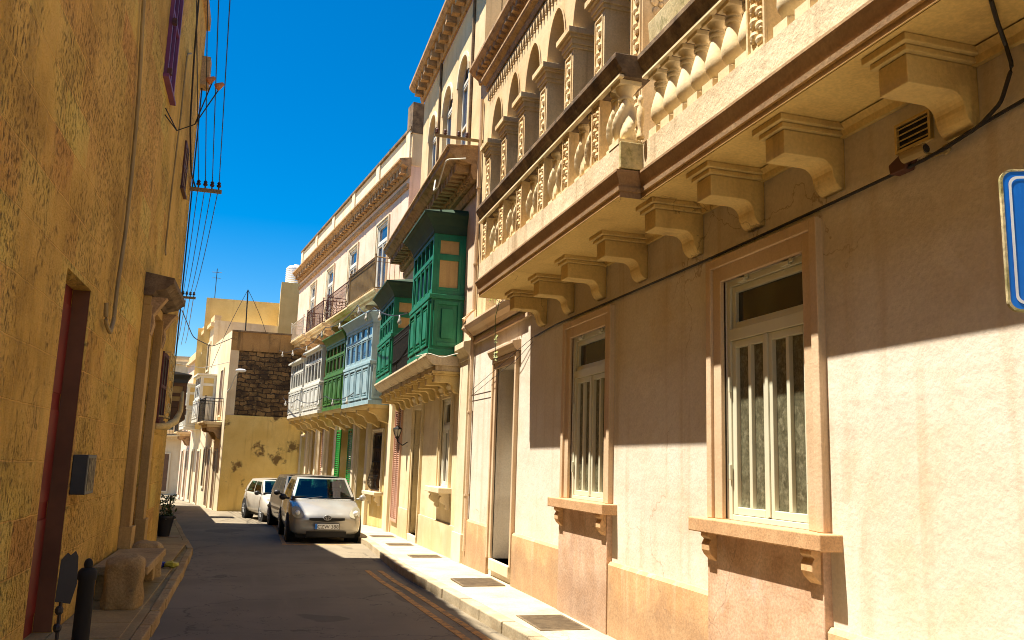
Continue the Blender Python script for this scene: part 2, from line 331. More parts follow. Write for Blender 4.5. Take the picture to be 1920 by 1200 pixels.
def copy_at(o, delta, parent=None):
    c = o.copy(); C.objects.link(c); c.parent = parent if parent is not None else o.parent
    c.location = o.location + Vector(delta); c['_w'] = tuple(Vector(o['_w'])+Vector(delta)); return c
def gz(y): return -.02*max(0, y-12)
def shell(mb, t0, t1, z0, z1, ops=(), rd=.25, back=5.0):
    """a house wall with real openings: front, reveals, ends, roof and back"""
    T = sorted({t0, t1, *[a for o in ops for a in o[:2]]}); Z = sorted({z0, z1, *[a for o in ops for a in o[2:4]]})
    for i in range(len(T)-1):
        for j in range(len(Z)-1):
            a, b, c, d = T[i], T[i+1], Z[j], Z[j+1]; m, n = (a+b)/2, (c+d)/2
            if any(o[0] < m < o[1] and o[2] < n < o[3] for o in ops): continue
            mb.quad((a, 0, c), (b, 0, c), (b, 0, d), (a, 0, d))
    for o in ops:
        a, b, c, d = o[:4]; r = -(o[4] if len(o) > 4 else rd)
        mb.quad((a, 0, c), (a, r, c), (a, r, d), (a, 0, d)); mb.quad((b, 0, c), (b, r, c), (b, r, d), (b, 0, d))
        mb.quad((a, 0, c), (b, 0, c), (b, r, c), (a, r, c)); mb.quad((a, 0, d), (b, 0, d), (b, r, d), (a, r, d))
    k = -back
    mb.quad((t0, 0, z0), (t0, k, z0), (t0, k, z1), (t0, 0, z1)); mb.quad((t1, 0, z0), (t1, k, z0), (t1, k, z1), (t1, 0, z1))
    mb.quad((t0, 0, z1), (t1, 0, z1), (t1, k, z1), (t0, k, z1)); mb.quad((t0, k, z0), (t1, k, z0), (t1, k, z1), (t0, k, z1))
    return mb
def bars(mb, t0, t1, z0, z1, d0, d1, wv, cols=(), rows=()):
    """a timber frame: outer members plus mullions at cols and rails at rows"""
    mb.box(t0, d0, z0, t0+wv, d1, z1); mb.box(t1-wv, d0, z0, t1, d1, z1)
    mb.box(t0+wv, d0, z0, t1-wv, d1, z0+wv); mb.box(t0+wv, d0, z1-wv, t1-wv, d1, z1)
    for c in cols: mb.box(c-wv*.35, d0+.002, z0+wv, c+wv*.35, d1-.003, z1-wv)
    for r in rows: mb.box(t0+wv, d0+.001, r-wv*.4, t1-wv, d1-.002, r+wv*.4)
# ==================================================================== ground
def sheet(name, mat, xs, ys, zf, kind=True):
    mb = MB()
    i0 = len(mb.v)
    for y in ys:
        for x in xs: mb.v.append(Vector((x, y, zf(y))))
    n = len(xs)
    for j in range(len(ys)-1):
        for i in range(n-1): mb.face((i0+j*n+i, i0+j*n+i+1, i0+(j+1)*n+i+1, i0+(j+1)*n+i))
    return mb.build(name, mat)
struct(sheet('road', M['asph'], [-300, -20, -8, -4, -2, 0, 2, 4, 8, 20, 300], [-300, -30, 0, 12, 20, 30, 40, 60, 90], lambda y: gz(min(y, 70))))
CD = Vector((-.13312, .9911, 0)); CN = Vector((.9911, .13312, 0))
def strip(mb, L, Rr, z0, z1, f=gz):
    """solid strip between two polylines"""
    n = len(L)
    for k in range(n-1):
        (a, b), (c, d) = (L[k], Rr[k]), (L[k+1], Rr[k+1])
        P = [(a[0], a[1], f(a[1])+z0), (b[0], b[1], f(b[1])+z0), (d[0], d[1], f(d[1])+z0), (c[0], c[1], f(c[1])+z0)]
        Q = [(p[0], p[1], p[2]-z0+z1) for p in P]; i = mb.pts(P+Q)
        mb.face((i+4, i+5, i+6, i+7)); mb.face((i, i+1, i+5, i+4)); mb.face((i+2, i+3, i+7, i+6)); mb.face((i+3, i, i+4, i+7)); mb.face((i+1, i+2, i+6, i+5))
KR = [(2.74, -8), (2.72, 4), (2.64, 8.2), (2.50, 10.5), (2.36, 13.0), (2.34, 14.6), (2.42, 17), (2.50, 19.8), (2.30, 24.0), (1.75, 29), (.95, 35), (.70, 37.3)]
KR2 = [(x+.16, y) for x, y in KR]
mb = MB(); strip(mb, KR2, [(3.6 if y < 24 else 3.6-.134*(y-23.6), y) for x, y in KR], -.02, .12); struct(mb.build('right_pavement', M['pave']))
mb = MB()
def lerp_line(P, step):
    out = []
    for (a, b) in zip(P, P[1:]):
        n = max(1, round(math.dist(a, b)/step))
        out += [(a[0]+(b[0]-a[0])*k/n, a[1]+(b[1]-a[1])*k/n) for k in range(n)]
    return out+[P[-1]]
K1 = lerp_line(KR, .9)
for a, b in zip(K1, K1[1:]):
    dx = random.uniform(-.008, .008); dz = random.uniform(-.004, .006); l = math.dist(a, b); e = .012/l
    p = (a[0]+(b[0]-a[0])*e+dx, a[1]+(b[1]-a[1])*e); q = (a[0]+(b[0]-a[0])*(1-e)+dx, a[1]+(b[1]-a[1])*(1-e))
    strip(mb, [p, q], [(p[0]+.158-dx, p[1]), (q[0]+.158-dx, q[1])], -.03, .124+dz)
struct(mb.build('right_kerb', M['kerb'], bevel=.012))
for off, wd in ((.20, .085), (.40, .085)):
    mb = MB(); P = [p for p in KR if p[1] < 15.5]; P = lerp_line(P, 1); lim = 14.6 if off > .3 else 15.2
    P = [p for p in P if p[1] <= lim]
    strip(mb, [(x-off-wd, y) for x, y in P], [(x-off, y) for x, y in P], .0, .004); struct(mb.build('yellow_line', M['yline']))
mb = MB(); strip(mb, [(.70, 20.0), (.70, 28)], [(.80, 20.0), (.62, 28)], 0, .004); strip(mb, [(.80, 20.0), (.80, 20.1)], [(2.2, 20.0), (2.2, 20.1)], 0, .004); struct(mb.build('parking_bay_line', M['yline']))
LK = [(-.86, -8), (-.84, 10), (-.9, 14), (-1.0, 17.4), (-1.55, 22.5), (-2.1, 27.5), (-2.9, 34), (-3.6, 40)]
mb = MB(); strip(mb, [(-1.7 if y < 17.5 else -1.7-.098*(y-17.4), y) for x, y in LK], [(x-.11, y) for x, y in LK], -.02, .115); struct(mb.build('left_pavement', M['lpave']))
mb = MB(); K1 = lerp_line(LK, .8)
for a, b in zip(K1, K1[1:]):
    dx = random.uniform(-.01, .01); l = math.dist(a, b); e = .012/l
    p = (a[0]+(b[0]-a[0])*e+dx, a[1]+(b[1]-a[1])*e); q = (a[0]+(b[0]-a[0])*(1-e)+dx, a[1]+(b[1]-a[1])*(1-e))
    strip(mb, [(p[0]-.108-dx, p[1]), (q[0]-.108-dx, q[1])], [p, q], -.03, .12+random.uniform(-.004, .005))
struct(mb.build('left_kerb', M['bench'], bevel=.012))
# slabs laid over the left pavement with open joints
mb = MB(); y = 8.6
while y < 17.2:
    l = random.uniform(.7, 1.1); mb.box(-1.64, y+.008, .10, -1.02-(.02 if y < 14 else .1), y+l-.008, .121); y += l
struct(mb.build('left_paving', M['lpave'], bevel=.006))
# cellar grates let into the right pavement
def grate(y0, y1, x0, x1, label):
    o = thing('pavement_grate', label, 'grate', ((x0+x1)/2, (y0+y1)/2, gz(y0)+.12), 'cellar grates in the right pavement')
    f = MB(); z = gz((y0+y1)/2)+.12
    f.box(x0, y0, z-.01, x1, y0+.03, z+.007); f.box(x0, y1-.03, z-.01, x1, y1, z+.007); f.box(x0, y0+.03, z-.01, x0+.03, y1-.03, z+.007); f.box(x1-.03, y0+.03, z-.01, x1, y1-.03, z+.007)
    f.build('rim', M['grate'], o)
    g = MB(); n = int((y1-y0-.06)/.035)
    g.box(x0+.03, y0+.03, z-.01, x1-.03, y1-.03, z+.0025)
    for k in range(n):
        yy = y0+.03+(k+.2)*(y1-y0-.06)/n; g.box(x0+.03, yy, z+.0025, x1-.03, yy+.02, z+.006)
    g.build('slats', M['grate'], o)
grate(8.45, 9.3, 2.85, 3.38, 'rusty slatted grate in the pavement nearest the camera')
grate(11.55, 12.3, 2.78, 3.38, 'rusty slatted grate in the pavement just below the open house door')
grate(15.55, 16.1, 2.80, 3.36, 'small rusty grate in the pavement below the yellow house window')
grate(18.3, 18.85, 2.80, 3.34, 'small rusty grate in the pavement by the olive door step')
grate(20.8, 21.4, 2.78, 3.34, 'small rusty grate in the pavement beside the silver car')
# ==================================================================== window, door and balcony builders
def sill_part(par, F, t0, t1, z, d, th, mat, brk=True, bm=None, bw=.14):
    s = MB(F).box(t0, -.02, z-th, t1, d, z).build('sill', mat, par, bevel=.008)
    if brk:
        for a in (t0+.14, t1-.14-bw):
            pr = [(0, z-th-.003), (d*.8, z-th-.003), (d*.8, z-th-.03)]
            pr += [(d*.42+d*.36*math.cos(x), z-th-.11+.075*math.sin(x)) for x in (.9, .3, -.3, -.9)]
            pr += [(d*.30, z-th-.22), (d*.34, z-th-.26), (d*.22, z-th-.30), (0, z-th-.30)]
            MB(F).extr(pr, a, a+bw).build('bracket', bm or mat, par, bevel=.006)
    return s
def architrave(F, t0, t1, z0, z1, wa, d=.06):
    m = MB(F)
    for (a, b) in ((t0-wa, t0), (t1, t1+wa)):
        m.box(a, -.02, z0, b, d*.55, z1+wa)
    m.box(t0, -.02, z1, t1, d*.55, z1+wa)
    for a, b in ((t0-wa, t0-wa*.62), (t1+wa*.62, t1+wa)): m.box(a-.004, d*.5, z0, b, d, z1+wa+.004)
    m.box(t0-wa*.62, d*.5, z1+wa*.62, t1+wa*.62, d, z1+wa+.004)
    return m
def tall_window(H, F, t0, t1, z0, z1, tz, wa=.19, dep=.045, wm='arch', fm='frame', pm='lace', tp='glass', ncol=2, hinges=False):
    """stone architrave with a fixed light over a pair of narrow casements"""
    w = architrave(F, t0, t1, z0, z1, wa).build('window', M[wm], H, bevel=.006)
    f = MB(F); d1 = -dep; d0 = d1-.05; mid = (t0+t1)/2
    f.box(t0, d0, z0, t0+.05, d1+.02, z1); f.box(t1-.05, d0, z0, t1, d1+.02, z1); f.box(t0+.05, d0, z1-.05, t1-.05, d1+.02, z1)
    f.box(t0+.05, d0, tz-.045, t1-.05, d1+.025, tz+.045); f.box(t0+.05, d0, z0, t1-.05, d1+.02, z0+.04)
    bars(f, t0+.053, t1-.053, tz+.047, z1-.052, d0+.004, d1+.002, .05)
    for a, b in ((t0+.053, mid-.004), (mid+.004, t1-.053)):
        bars(f, a, b, z0+.043, tz-.048, d0+.004, d1+.008, .055, [a+(b-a)*k/ncol for k in range(1, ncol)])
    f.box(mid-.02, d1+.008, z0+.05, mid+.02, d1+.022, tz-.05)
    if hinges:
        for z in (z0+.30, tz-.45):
            f.box(t0+.035, d1+.02, z, t0+.06, d1+.04, z+.12); f.box(t1-.06, d1+.02, z, t1-.035, d1+.04, z+.12)
        for a in (t0+.25, t1-.25): f.box(a-.05, d1+.02, z1-.045, a+.05, d1+.05, z1-.015); f.box(a-.09, d1+.03, z1-.03, a-.05, d1+.045, z1+.0)
    f.build('frame', M[fm], w, bevel=.004)
    MB(F).box(t0+.05, d0+.012, tz+.05, t1-.05, d0+.022, z1-.05).build('fanlight', M[tp], w)
    MB(F).box(t0+.05, d0+.012, z0+.04, t1-.05, d0+.022, tz-.04).build('pane', M[pm], w)
    return w
def plain_door(H, F, t0, t1, z0, z1, dep, mat, wa=.15, wm='arch', step=True, panels=3, light=.0, glassm='glass'):
    d = architrave(F, t0, t1, z0, z1, wa).build('doorway', M[wm], H, bevel=.006)
    m = MB(F); zt = z1-light; m.box(t0, -dep-.06, z0, t1, -dep, zt-.02); mid = (t0+t1)/2
    for a, b in ((t0+.05, mid-.03), (mid+.03, t1-.05)):
        for k in range(panels):
            c = z0+.15+(zt-z0-.3)*k/panels; e = z0+.15+(zt-z0-.3)*(k+1)/panels-.09
            m.box(a+.03, -dep, c, b-.03, -dep+.018, e); m.box(a+.07, -dep+.018, c+.05, b-.07, -dep+.028, e-.05)
    m.build('door', M[mat], d, bevel=.004)
    MB(F).ell((mid+.05, -dep+.05, z0+1.05), (.025, .035, .025)).build('door_knob', M['brass'], d, smooth=True)
    if light:
        f = MB(F); bars(f, t0, t1, zt-.02, z1, -dep-.05, -dep+.01, .05); f.build('fanlight_frame', M['frame'], d)
        MB(F).box(t0+.04, -dep-.03, zt+.02, t1-.04, -dep-.02, z1-.04).build('fanlight', M[glassm], d)
    if step: MB(F).box(t0-.02, -dep, z0-.16, t1+.02, .05, z0).build('step', M['pil'], d, bevel=.01)
    return d
def gallarija(H, F, t0, t1, z0, zs, zt, d, mat, nf, pm='glass', cur='curtain', tr=.42, ns=1, roofo=.14, roofmat=None, flat=False, rh=.3):
    """closed timber balcony: panelled base, glazed upper frame, moulded roof"""
    b = MB(F); b.box(t0, 0, z0, t1, d, zs)
    b.box(t0-.03, 0, z0-.02, t1+.03, d+.03, z0+.10); b.box(t0-.04, 0, zs-.06, t1+.04, d+.04, zs+.02)
    n = max(2, round((t1-t0)/.75)); H2 = zs-.12-(z0+.16)
    edges = [t0+.06+(t1-t0-.12)*k/n for k in range(n+1)]
    def panel(f):
        pass
    for a, c in zip(edges, edges[1:]):
        bars(b, a+.03, c-.03, z0+.15, zs-.10, d-.005, d+.045, .055); bars(b, a+.12, c-.12, z0+.25, zs-.20, d-.004, d+.028, .028); b.box(a+.18, d-.003, z0+.31, c-.18, d+.038, zs-.26)
    for (e, o) in ((t0, -1), (t1, 1)):
        lo, hi = min(e, e+o*.035), max(e, e+o*.035)
        b.box(lo, .06, z0+.15, hi, .12, zs-.10); b.box(lo, d-.12, z0+.15, hi, d-.05, zs-.10); b.box(lo, .12, z0+.15, hi, d-.12, z0+.22); b.box(lo, .12, zs-.17, hi, d-.12, zs-.10); b.box(lo-.004*(o < 0)-.0, .20, z0+.30, hi-.004, d-.20, zs-.25)
    g = b.build('enclosed_balcony', M[mat], H, bevel=.006)
    f = MB(F); zr = zt-tr; pw = .05
    cols = [t0+(t1-t0)*k/nf for k in range(1, nf)]
    f.box(t0, d-.08, zs+.02, t0+.09, d, zt); f.box(t1-.09, d-.08, zs+.02, t1, d, zt); f.box(t0, 0, zs+.02, t0+.07, .08, zt); f.box(t1-.07, 0, zs+.02, t1, .08, zt)
    for z in (zs+.02, zr-.04, zt-.08):
        f.box(t0+.09, d-.075, z, t1-.09, d-.004, z+.08)
        for e in (t0+.004, t1-.064): f.box(e, .08, z, e+.06, d-.08, z+.08)
    for c in cols: f.box(c-pw/2, d-.07, zs+.1, c+pw/2, d-.002, zt-.08)
    for a, c in zip([t0+.09]+cols, cols+[t1-.09]): bars(f, a+.02, c-.02, zs+.11, zr-.05, d-.06, d-.016, .035)
    for e in (t0+.01, t1-.05): bars(f, 0, 0, 0, 0, 0, 0, 0) if 0 else f.box(e, d*.5-.025, zs+.1, e+.04, d*.5+.025, zt-.08) if ns > 1 else None
    f.build('upper_frame', M[mat], g, bevel=.004)
    p = MB(F); p.box(t0+.09, d-.05, zs+.1, t1-.09, d-.042, zt-.08); p.build('pane', M[pm], g)
    for e, e1 in ((t0+.002, t0+.05), (t1-.05, t1-.002)):
        ef = MB(F); ef.box(e, .08, zs+.1, e1, .13, zt-.08); ef.box(e, d-.13, zs+.1, e1, d-.08, zt-.08)
        for za, zb in ((zs+.1, zs+.16), (zr-.06, zr+.06), (zt-.12, zt-.08)): ef.box(e+.001, .13, za, e1-.001, d-.13, zb)
        ef.build('end_frame', M[mat], g, bevel=.004)
    for e in (t0+.03, t1-.038): MB(F).box(e, .08, zs+.1, e+.008, d-.08, zt-.08).build('end_pane', M[cur], g)
    r = MB(F); o = roofo
    if flat:
        r.box(t0-o*.5, 0, zt, t1+o*.5, d+o, zt+.07)
    else:
        r.box(t0-.02, 0, zt, t1+.02, d+.02, zt+.06)
        q_ = rh; P = [(t0-.02, t1+.02, d+.02, zt+.06), (t0-o*.15, t1+o*.3, d+o*.3, zt+q_*.4), (t0-o*.35, t1+o*.7, d+o*.7, zt+q_*.75), (t0-o*.5, t1+o*.95, d+o*.95, zt+q_*.9), (t0-o*.5, t1+o, d+o, zt+q_*.9), (t0-o*.5, t1+o, d+o, zt+q_), (t0-.05, t1+.05, d*.4, zt+q_+.08)]
        for (a, c, e, z), (a2, c2, e2, z2) in zip(P, P[1:]):
            r.quad((a, e, z), (c, e, z), (c2, e2, z2), (a2, e2, z2)); r.quad((a, 0, z), (a, e, z), (a2, e2, z2), (a2, 0, z2)); r.quad((c, 0, z), (c, e, z), (c2, e2, z2), (c2, 0, z2))
        a, c, e, z = P[-1]; r.quad((a, 0, z), (c, 0, z), (c, e, z), (a, e, z))
    r.build('roof', M[roofmat or mat], g)
    return g
def iron_balcony(H, F, t0, t1, z0, zr, d, mat, stonem='carve', step=.11, belly=0, nb=3, sheet=False):
    s = MB(F); s.extr([(0, z0), (d*.92, z0), (d*.96, z0+.05), (d+.03, z0+.07), (d+.03, z0+.13), (0, z0+.13)], t0, t1); s.box(t0+.1, 0, z0-.1, t1-.1, d*.8, z0)
    b = s.build('balcony', M[stonem], H, bevel=.006)
    for k in range(nb):
        a = t0+.15+(t1-t0-.3-.2)*k/max(1, nb-1)
        pr = [(0, z0-.1), (d*.78, z0-.1), (d*.78, z0-.22), (d*.62, z0-.30), (d*.42, z0-.30), (d*.30, z0-.42), (d*.2, z0-.56), (.0, z0-.62)]
        MB(F).extr(pr, a, a+.2).build('corbel', M['brown'], b, bevel=.01)
    r = MB(F); zb = z0+.17; i = .04
    def run(p, q):
        n = max(2, round(math.dist(p, q)/step))
        for k in range(n+1):
            x = p[0]+(q[0]-p[0])*k/n; y = p[1]+(q[1]-p[1])*k/n
            if belly:
                r.tube([(x, y, zb), (x, y+belly*.8, zb+.18), (x, y+belly, zb+.3), (x, y+belly*.3, zb+.55), (x, y, zr)], .009, 4)
            else: r.tube([(x, y, zb), (x, y, zr)], .0095, 4)
        for z in (zb, zr): r.tube([(p[0], p[1], z), (q[0], q[1], z)], .018, 6)
        r.tube([(p[0], p[1], zr-.13), (q[0], q[1], zr-.13)], .009, 4)
    run((t0+i, d), (t1-i, d)); run((t0+i, .03), (t0+i, d)); run((t1-i, .03), (t1-i, d))
    for x in (t0+i, t1-i): r.tube([(x, d, z0+.1), (x, d, zr+.05)], .02, 6); r.ell((x, d, zr+.08), (.03, .03, .035), 6, 4)
    if sheet: r.box(t0+i, d-.025, zb, t1-i, d-.012, zr-.02)
    r.build('railing', M[mat], b)
    return b
def scroll_corbel(F, a, b, z_top, dfront, zflat=None, dz=.24):
    """console block: square front, S-curved underside dying into the wall"""
    zf = z_top-dz; c = dfront-.27
    pr = [(0, z_top), (dfront, z_top), (dfront, zf), (c, zf)]
    for k in range(1, 7): a1 = math.pi*.5*k/6; pr.append((c-.085*math.sin(a1), zf-.09*(1-math.cos(a1))))
    for k in range(1, 7): a1 = math.pi*.5*k/6; pr.append((c-.085-.055*(1-math.cos(a1)) - .03*k/6, zf-.09-.095*math.sin(a1)))
    pr += [(0.0, pr[-1][1]+.0)]
    m = MB(F); m.extr(pr, a, b)
    t = MB(F)
    m.box(a-.03, 0, z_top+.002, b+.03, dfront+.03, z_top+.035); m.box(a-.06, 0, z_top+.037, b+.06, dfront+.06, z_top+.08); return m
def cornice_modillions(m, t0, t1, d0, d1, z0, z1, step, wd):
    n = int((t1-t0)/step)
    for k in range(n):
        a = t0+(k+.5)*(t1-t0)/n; j = random.uniform(-.012, .012); m.box(a-wd/2+j, d0, z0+random.uniform(0, .02), a+wd/2+j, d1+random.uniform(-.02, .01), z1)
# ==================================================================== house A: the rendered villa on the right
FA = Frame((3.5, 0, 0), (0, 1), (-1, 0))
A = thing('town_house', 'pale rendered house on the right with a stone balustrade balcony on scroll corbels', 'house', (3.5, 8, 0))
ops = [(4.9, 5.98, 1.38, 3.25, .2), (8.37, 9.45, 1.38, 3.25, .2), (11.75, 12.75, .35, 3.2, .62)]
m = MB(FA); shell(m, -7, 14.5, -.3, 4.2, ops); m.build('wall', M['cream'], A)
# plinth in lengths, butted against door and window aprons
for a, b in ((-7, 4.715), (6.165, 8.185), (9.635, 11.58), (12.92, 14.44)): MB(FA).extr([(0, -.2), (.045, -.2), (.045, .79), (.02, .82), (0, .82)], a, b).build('plinth', M['plinth'], A)
for y0 in (4.9, 8.37):
    wn = tall_window(A, FA, y0, y0+1.08, 1.385, 3.25, 2.81, hinges=True)
    sill_part(wn, FA, y0-.30, y0+1.38, 1.385, .165, .105, M['sill'], bm=M['plinth'], bw=.12)
    MB(FA).box(y0-.18, -.01, -.2, y0+1.26, .06, 1.275).build('apron', M['apron'], wn, bevel=.006)
d = plain_door(A, FA, 11.75, 12.75, .35, 3.2, .40, 'white', light=.55)
m = MB(FA); m.extr([(0, 3.36), (.06, 3.36), (.10, 3.40), (.13, 3.46), (.13, 3.49), (0, 3.52)], 11.55, 12.95); m.build('door_hood', M['arch'], d)
m = MB(FA); m.box(12.752, -.38, .353, 12.764, -.01, .80); m.build('jamb_skirting', M['plinth'], d)
# string course beyond the balcony
m = MB(FA); m.extr([(0, 3.78), (.05, 3.78), (.05, 3.84), (0, 3.84)], 11.0, 14.44); m.extr([(0, 3.92), (.07, 3.92), (.10, 3.97), (.17, 4.02), (.20, 4.10), (.20, 4.13), (0, 4.16)], 11.25, 14.46)
m.build('string_course', M['arch'], A, bevel=.004)
# balcony slab: a deeper part in front of the loggia and a shallower part towards the camera
YJ, YE, YN, DF, DN = 6.3, 11.15, .2, .80, .60
def fascia(d): return [(d-.12, 3.98), (d-.04, 3.98), (d-.04, 4.03), (d-.025, 4.035), (d-.02, 4.07), (d-.035, 4.075), (d-.03, 4.10), (d+.0, 4.16), (d+.01, 4.185), (d+.01, 4.205), (d-.05, 4.215), (d-.12, 4.215)]
def ring(m, prof_fn):
    """mould carried round front edges and returns"""
    pf, pn = prof_fn(DF), prof_fn(DN); off = [p[0]-DF for p in pf]; n = len(pf)
    path = []
    for k in range(n):
        o, z = off[k], pf[k][1]
        path.append([(YE+o, 0, z), (YE+o, DF+o, z), (YJ-o, DF+o, z), (YJ-o, DN+o, z), (YN, DN+o, z)])
    i = len(m.v)
    for p in path: m.pts(p)
    for k in range(n-1):
        for j in range(4): m.face((i+k*5+j, i+k*5+j+1, i+(k+1)*5+j+1, i+(k+1)*5+j))
m = MB(FA)
m.cur = 0; ring(m, lambda d: fascia(d)[1:]); 
m.cur = 1
m.quad((YN, 0, 3.985), (YJ+.06, 0, 3.985), (YJ+.06, DN-.03, 3.985), (YN, DN-.03, 3.985)); m.quad((YJ+.04, 0, 3.982), (YE-.03, 0, 3.982), (YE-.03, DF-.03, 3.982), (YJ+.04, DF-.03, 3.982))
m.cur = 2
m.box(YJ+.06, 0, 4.03, YE-.06, DF-.06, 4.21); m.box(YN, 0, 4.03, YJ+.06, DN-.06, 4.21)
# cream kerb the balusters stand on
m.box(YJ+.02, DF-.24, 4.212, YE-.04, DF-.025, 4.44); m.box(YN, DN-.24, 4.212, YJ+.02, DN-.025, 4.46); m.box(YE-.26, 0, 4.212, YE-.042, DF-.245, 4.44)
BAL = m.build('balcony', [M['dark'], M['soffit'], M['balc']], A)
BAL.data.materials[0] = stone('fascia_stone', (.40, .25, .12), (.30, .17, .08), (.20, .11, .05), .4, (.5, .34, .18), .4, 5, grain=.14, bump=.35)
# corbels
cb = scroll_corbel(FA, 0, .21, 3.905, .45, dz=.16); 
cb = scroll_corbel(FA, 3.38, 3.59, 3.905, .45, dz=.16).build('corbel', M['corbel'], BAL, bevel=.006)
for y in (2.4, 4.46, 5.38, 6.30, 7.39, 8.43, 9.41, 10.43): copy_at(cb, (0, y-3.38, 0))
m = MB(FA); m.extr([(0, 3.90), (.03, 3.90), (.04, 3.94), (.07, 3.975), (0, 3.978)], YN, YE-.1); m.build('cove', M['soffit'], BAL)
# handrails
def rail(d, y0, y1, endcap=True):
    pr = [(d-.27, 5.03), (d-.03, 5.03), (d-.03, 5.055), (d, 5.07), (d, 5.10), (d+.03, 5.13), (d+.06, 5.19), (d+.06, 5.235), (d-.33, 5.235), (d-.33, 5.19), (d-.27, 5.12)]
    return MB(FA).extr(pr, y0, y1)
h1 = rail(DF-.02, YJ-.02, YE+.0); h1.box(YE-.30, .0, 5.04, YE-.02, DF-.34, 5.23); h1.build('handrail', M['dark'], BAL, bevel=.006)
h2 = rail(DN-.02, YN, YJ-.03); h2.box(YN, DN-.26, 5.235, YJ-.05, DN-.03, 5.29); h2.build('handrail', M['dark'], BAL, bevel=.006)
MB(FA).box(YJ-.01, DF-.052, 5.026, YE, DF-.004, 5.05).build('lit_rail_lip', M['bal'], BAL, bevel=.003); MB(FA).box(YN, DN-.052, 5.026, YJ-.03, DN-.004, 5.05).build('lit_rail_lip', M['bal'], BAL, bevel=.003)  # pale strips added for the sunlit rail lip; brightness is in the stone colour
# carved panels between pairs of twisted balusters
def carved_panel(F, a, b, d, z0, z1, dep=.17):
    m = MB(F); m.box(a, d-dep, z0, b, d-.02, z1)
    bars(m, a, b, z0, z1, d-.02, d, .022)
    zc = z0+.08; k = 0; mid = (a+b)/2
    while zc < z1-.06:
        m.ell((mid+(.03 if k % 2 else -.03)*(b-a)/.2, d-.012, zc), ((b-a)*.19, .022, .034), 7, 4); m.ell((mid+(-.045 if k % 2 else .045)*(b-a)/.2, d-.014, zc+.02), ((b-a)*.11, .018, .02), 6, 4); zc += .05; k += 1
    return m
PY = [6.89, 7.69, 8.47, 9.29, 10.07, 10.90]
ZB, ZT = 4.44, 5.03
p0 = carved_panel(FA, PY[0]-.10, PY[0]+.10, DF-.03, ZB, ZT-.002).build('carved_panel', M['carve'], BAL, bevel=.003)
for y in PY[1:]: copy_at(p0, (0, y-PY[0], 0))
def twist(c, h, r=.062):
    m = MB(FA); m.box(c[0]-.07, c[1]-.07, c[2], c[0]+.07, c[1]+.07, c[2]+.06)
    n = 26; pr = []
    for k in range(n+1):
        s = k/n; z = .062+(h-.15)*s; rr = r*(.75+.62*math.sin(math.pi*min(1, s*1.08))**.8*(1-.45*s)); pr.append((rr, z))
    m.lathe(pr, c, 18, lambda q, z, a: q*(1+.26*math.cos(3*a-z*17)))
    m.lathe([(r*.6, h-.09), (r*.95, h-.085), (r*.95, h-.07), (r*.6, h-.066), (r*.7, h-.045), (r*1.1, h-.02), (r*1.1, h)], c, 14); return m
tw = twist((7.15, DF-.13, ZB), ZT-ZB).build('baluster', M['bal'], BAL, smooth='auto')
for y in PY[:-1]:
    for q in (.27, .53):
        if abs(y+q-7.15) > .03: copy_at(tw, (0, y+q-7.15, 0))
copy_at(tw, (0, 6.62-7.15, 0))
# corner newel: barley-twist column on a mossy block, with a small worn baluster beside it
m = MB(FA); c = (YJ+.13, DF-.13, ZB); m.box(YJ+.03, DF-.24, ZB+.002, YJ+.24, DF-.02, ZB+.05)
m.lathe([(.050+.048*math.sin(math.pi*min(1, (k/22)**.7)), .05+.38*k/22) for k in range(23)], c, 22, lambda q, z, a: q*(1+.24*math.cos(3*a-z*19)))
m.lathe([(.05, .43), (.07, .435), (.07, .45), (.055, .46), (.06, .49), (.09, .53), (.09, .55)], c, 16); m.box(c[0]-.10, c[1]-.10, ZB+.55, c[0]+.10, c[1]+.10, ZB+.588); m.build('newel', M['bal'], BAL, smooth='auto')
MB(FA).box(YJ-.02, DF-.26, 4.217, YJ+.018, DF-.02, 4.45).build('newel_block', M['moss'], BAL, bevel=.006)
m = MB(FA); c = (YJ-.06, DN+.02, ZB+.03)
m.lathe([(.03, 0), (.035, .02), (.018, .05), (.025, .12), (.034, .2), (.03, .27), (.015, .3), (.024, .33), (.026, .36), (.012, .39)], c, 10); m.build('baluster_finial', M['carve'], BAL, smooth=True)
# vase balusters of the near part
def vase(c, h):
    m = MB(FA); m.box(c[0]-.075, c[1]-.085, c[2], c[0]+.075, c[1]+.085, c[2]+.075)
    pr = [(.05, .075), (.062, .085), (.062, .10), (.045, .11), (.05, .13), (.078, .17), (.09, .21), (.088, .26), (.072, .33), (.055, .39), (.046, .43), (.044, .445), (.06, .45), (.062, .465), (.045, .47), (.045, .485), (.062, .49), (.062, .505), (.045, .51), (.05, .535), (.075, .56)]
    s = h/.6; m.lathe([(r, z*s) for r, z in pr], c, 18); m.box(c[0]-.08, c[1]-.085, c[2]+.56*s, c[0]+.08, c[1]+.085, c[2]+h); return m
vb = vase((6.13, DN-.12, 4.46), .575).build('baluster', M['bal'], BAL, smooth='auto')
for k in range(1, 20):
    y = 6.13-.228*k
    if abs(y-4.55) < .12: continue
    copy_at(vb, (0, y-6.13, 0))
carved_panel(FA, 4.47, 4.69, DN-.03, 4.46, 5.03, .2).build('carved_panel', M['carve'], BAL, bevel=.003)
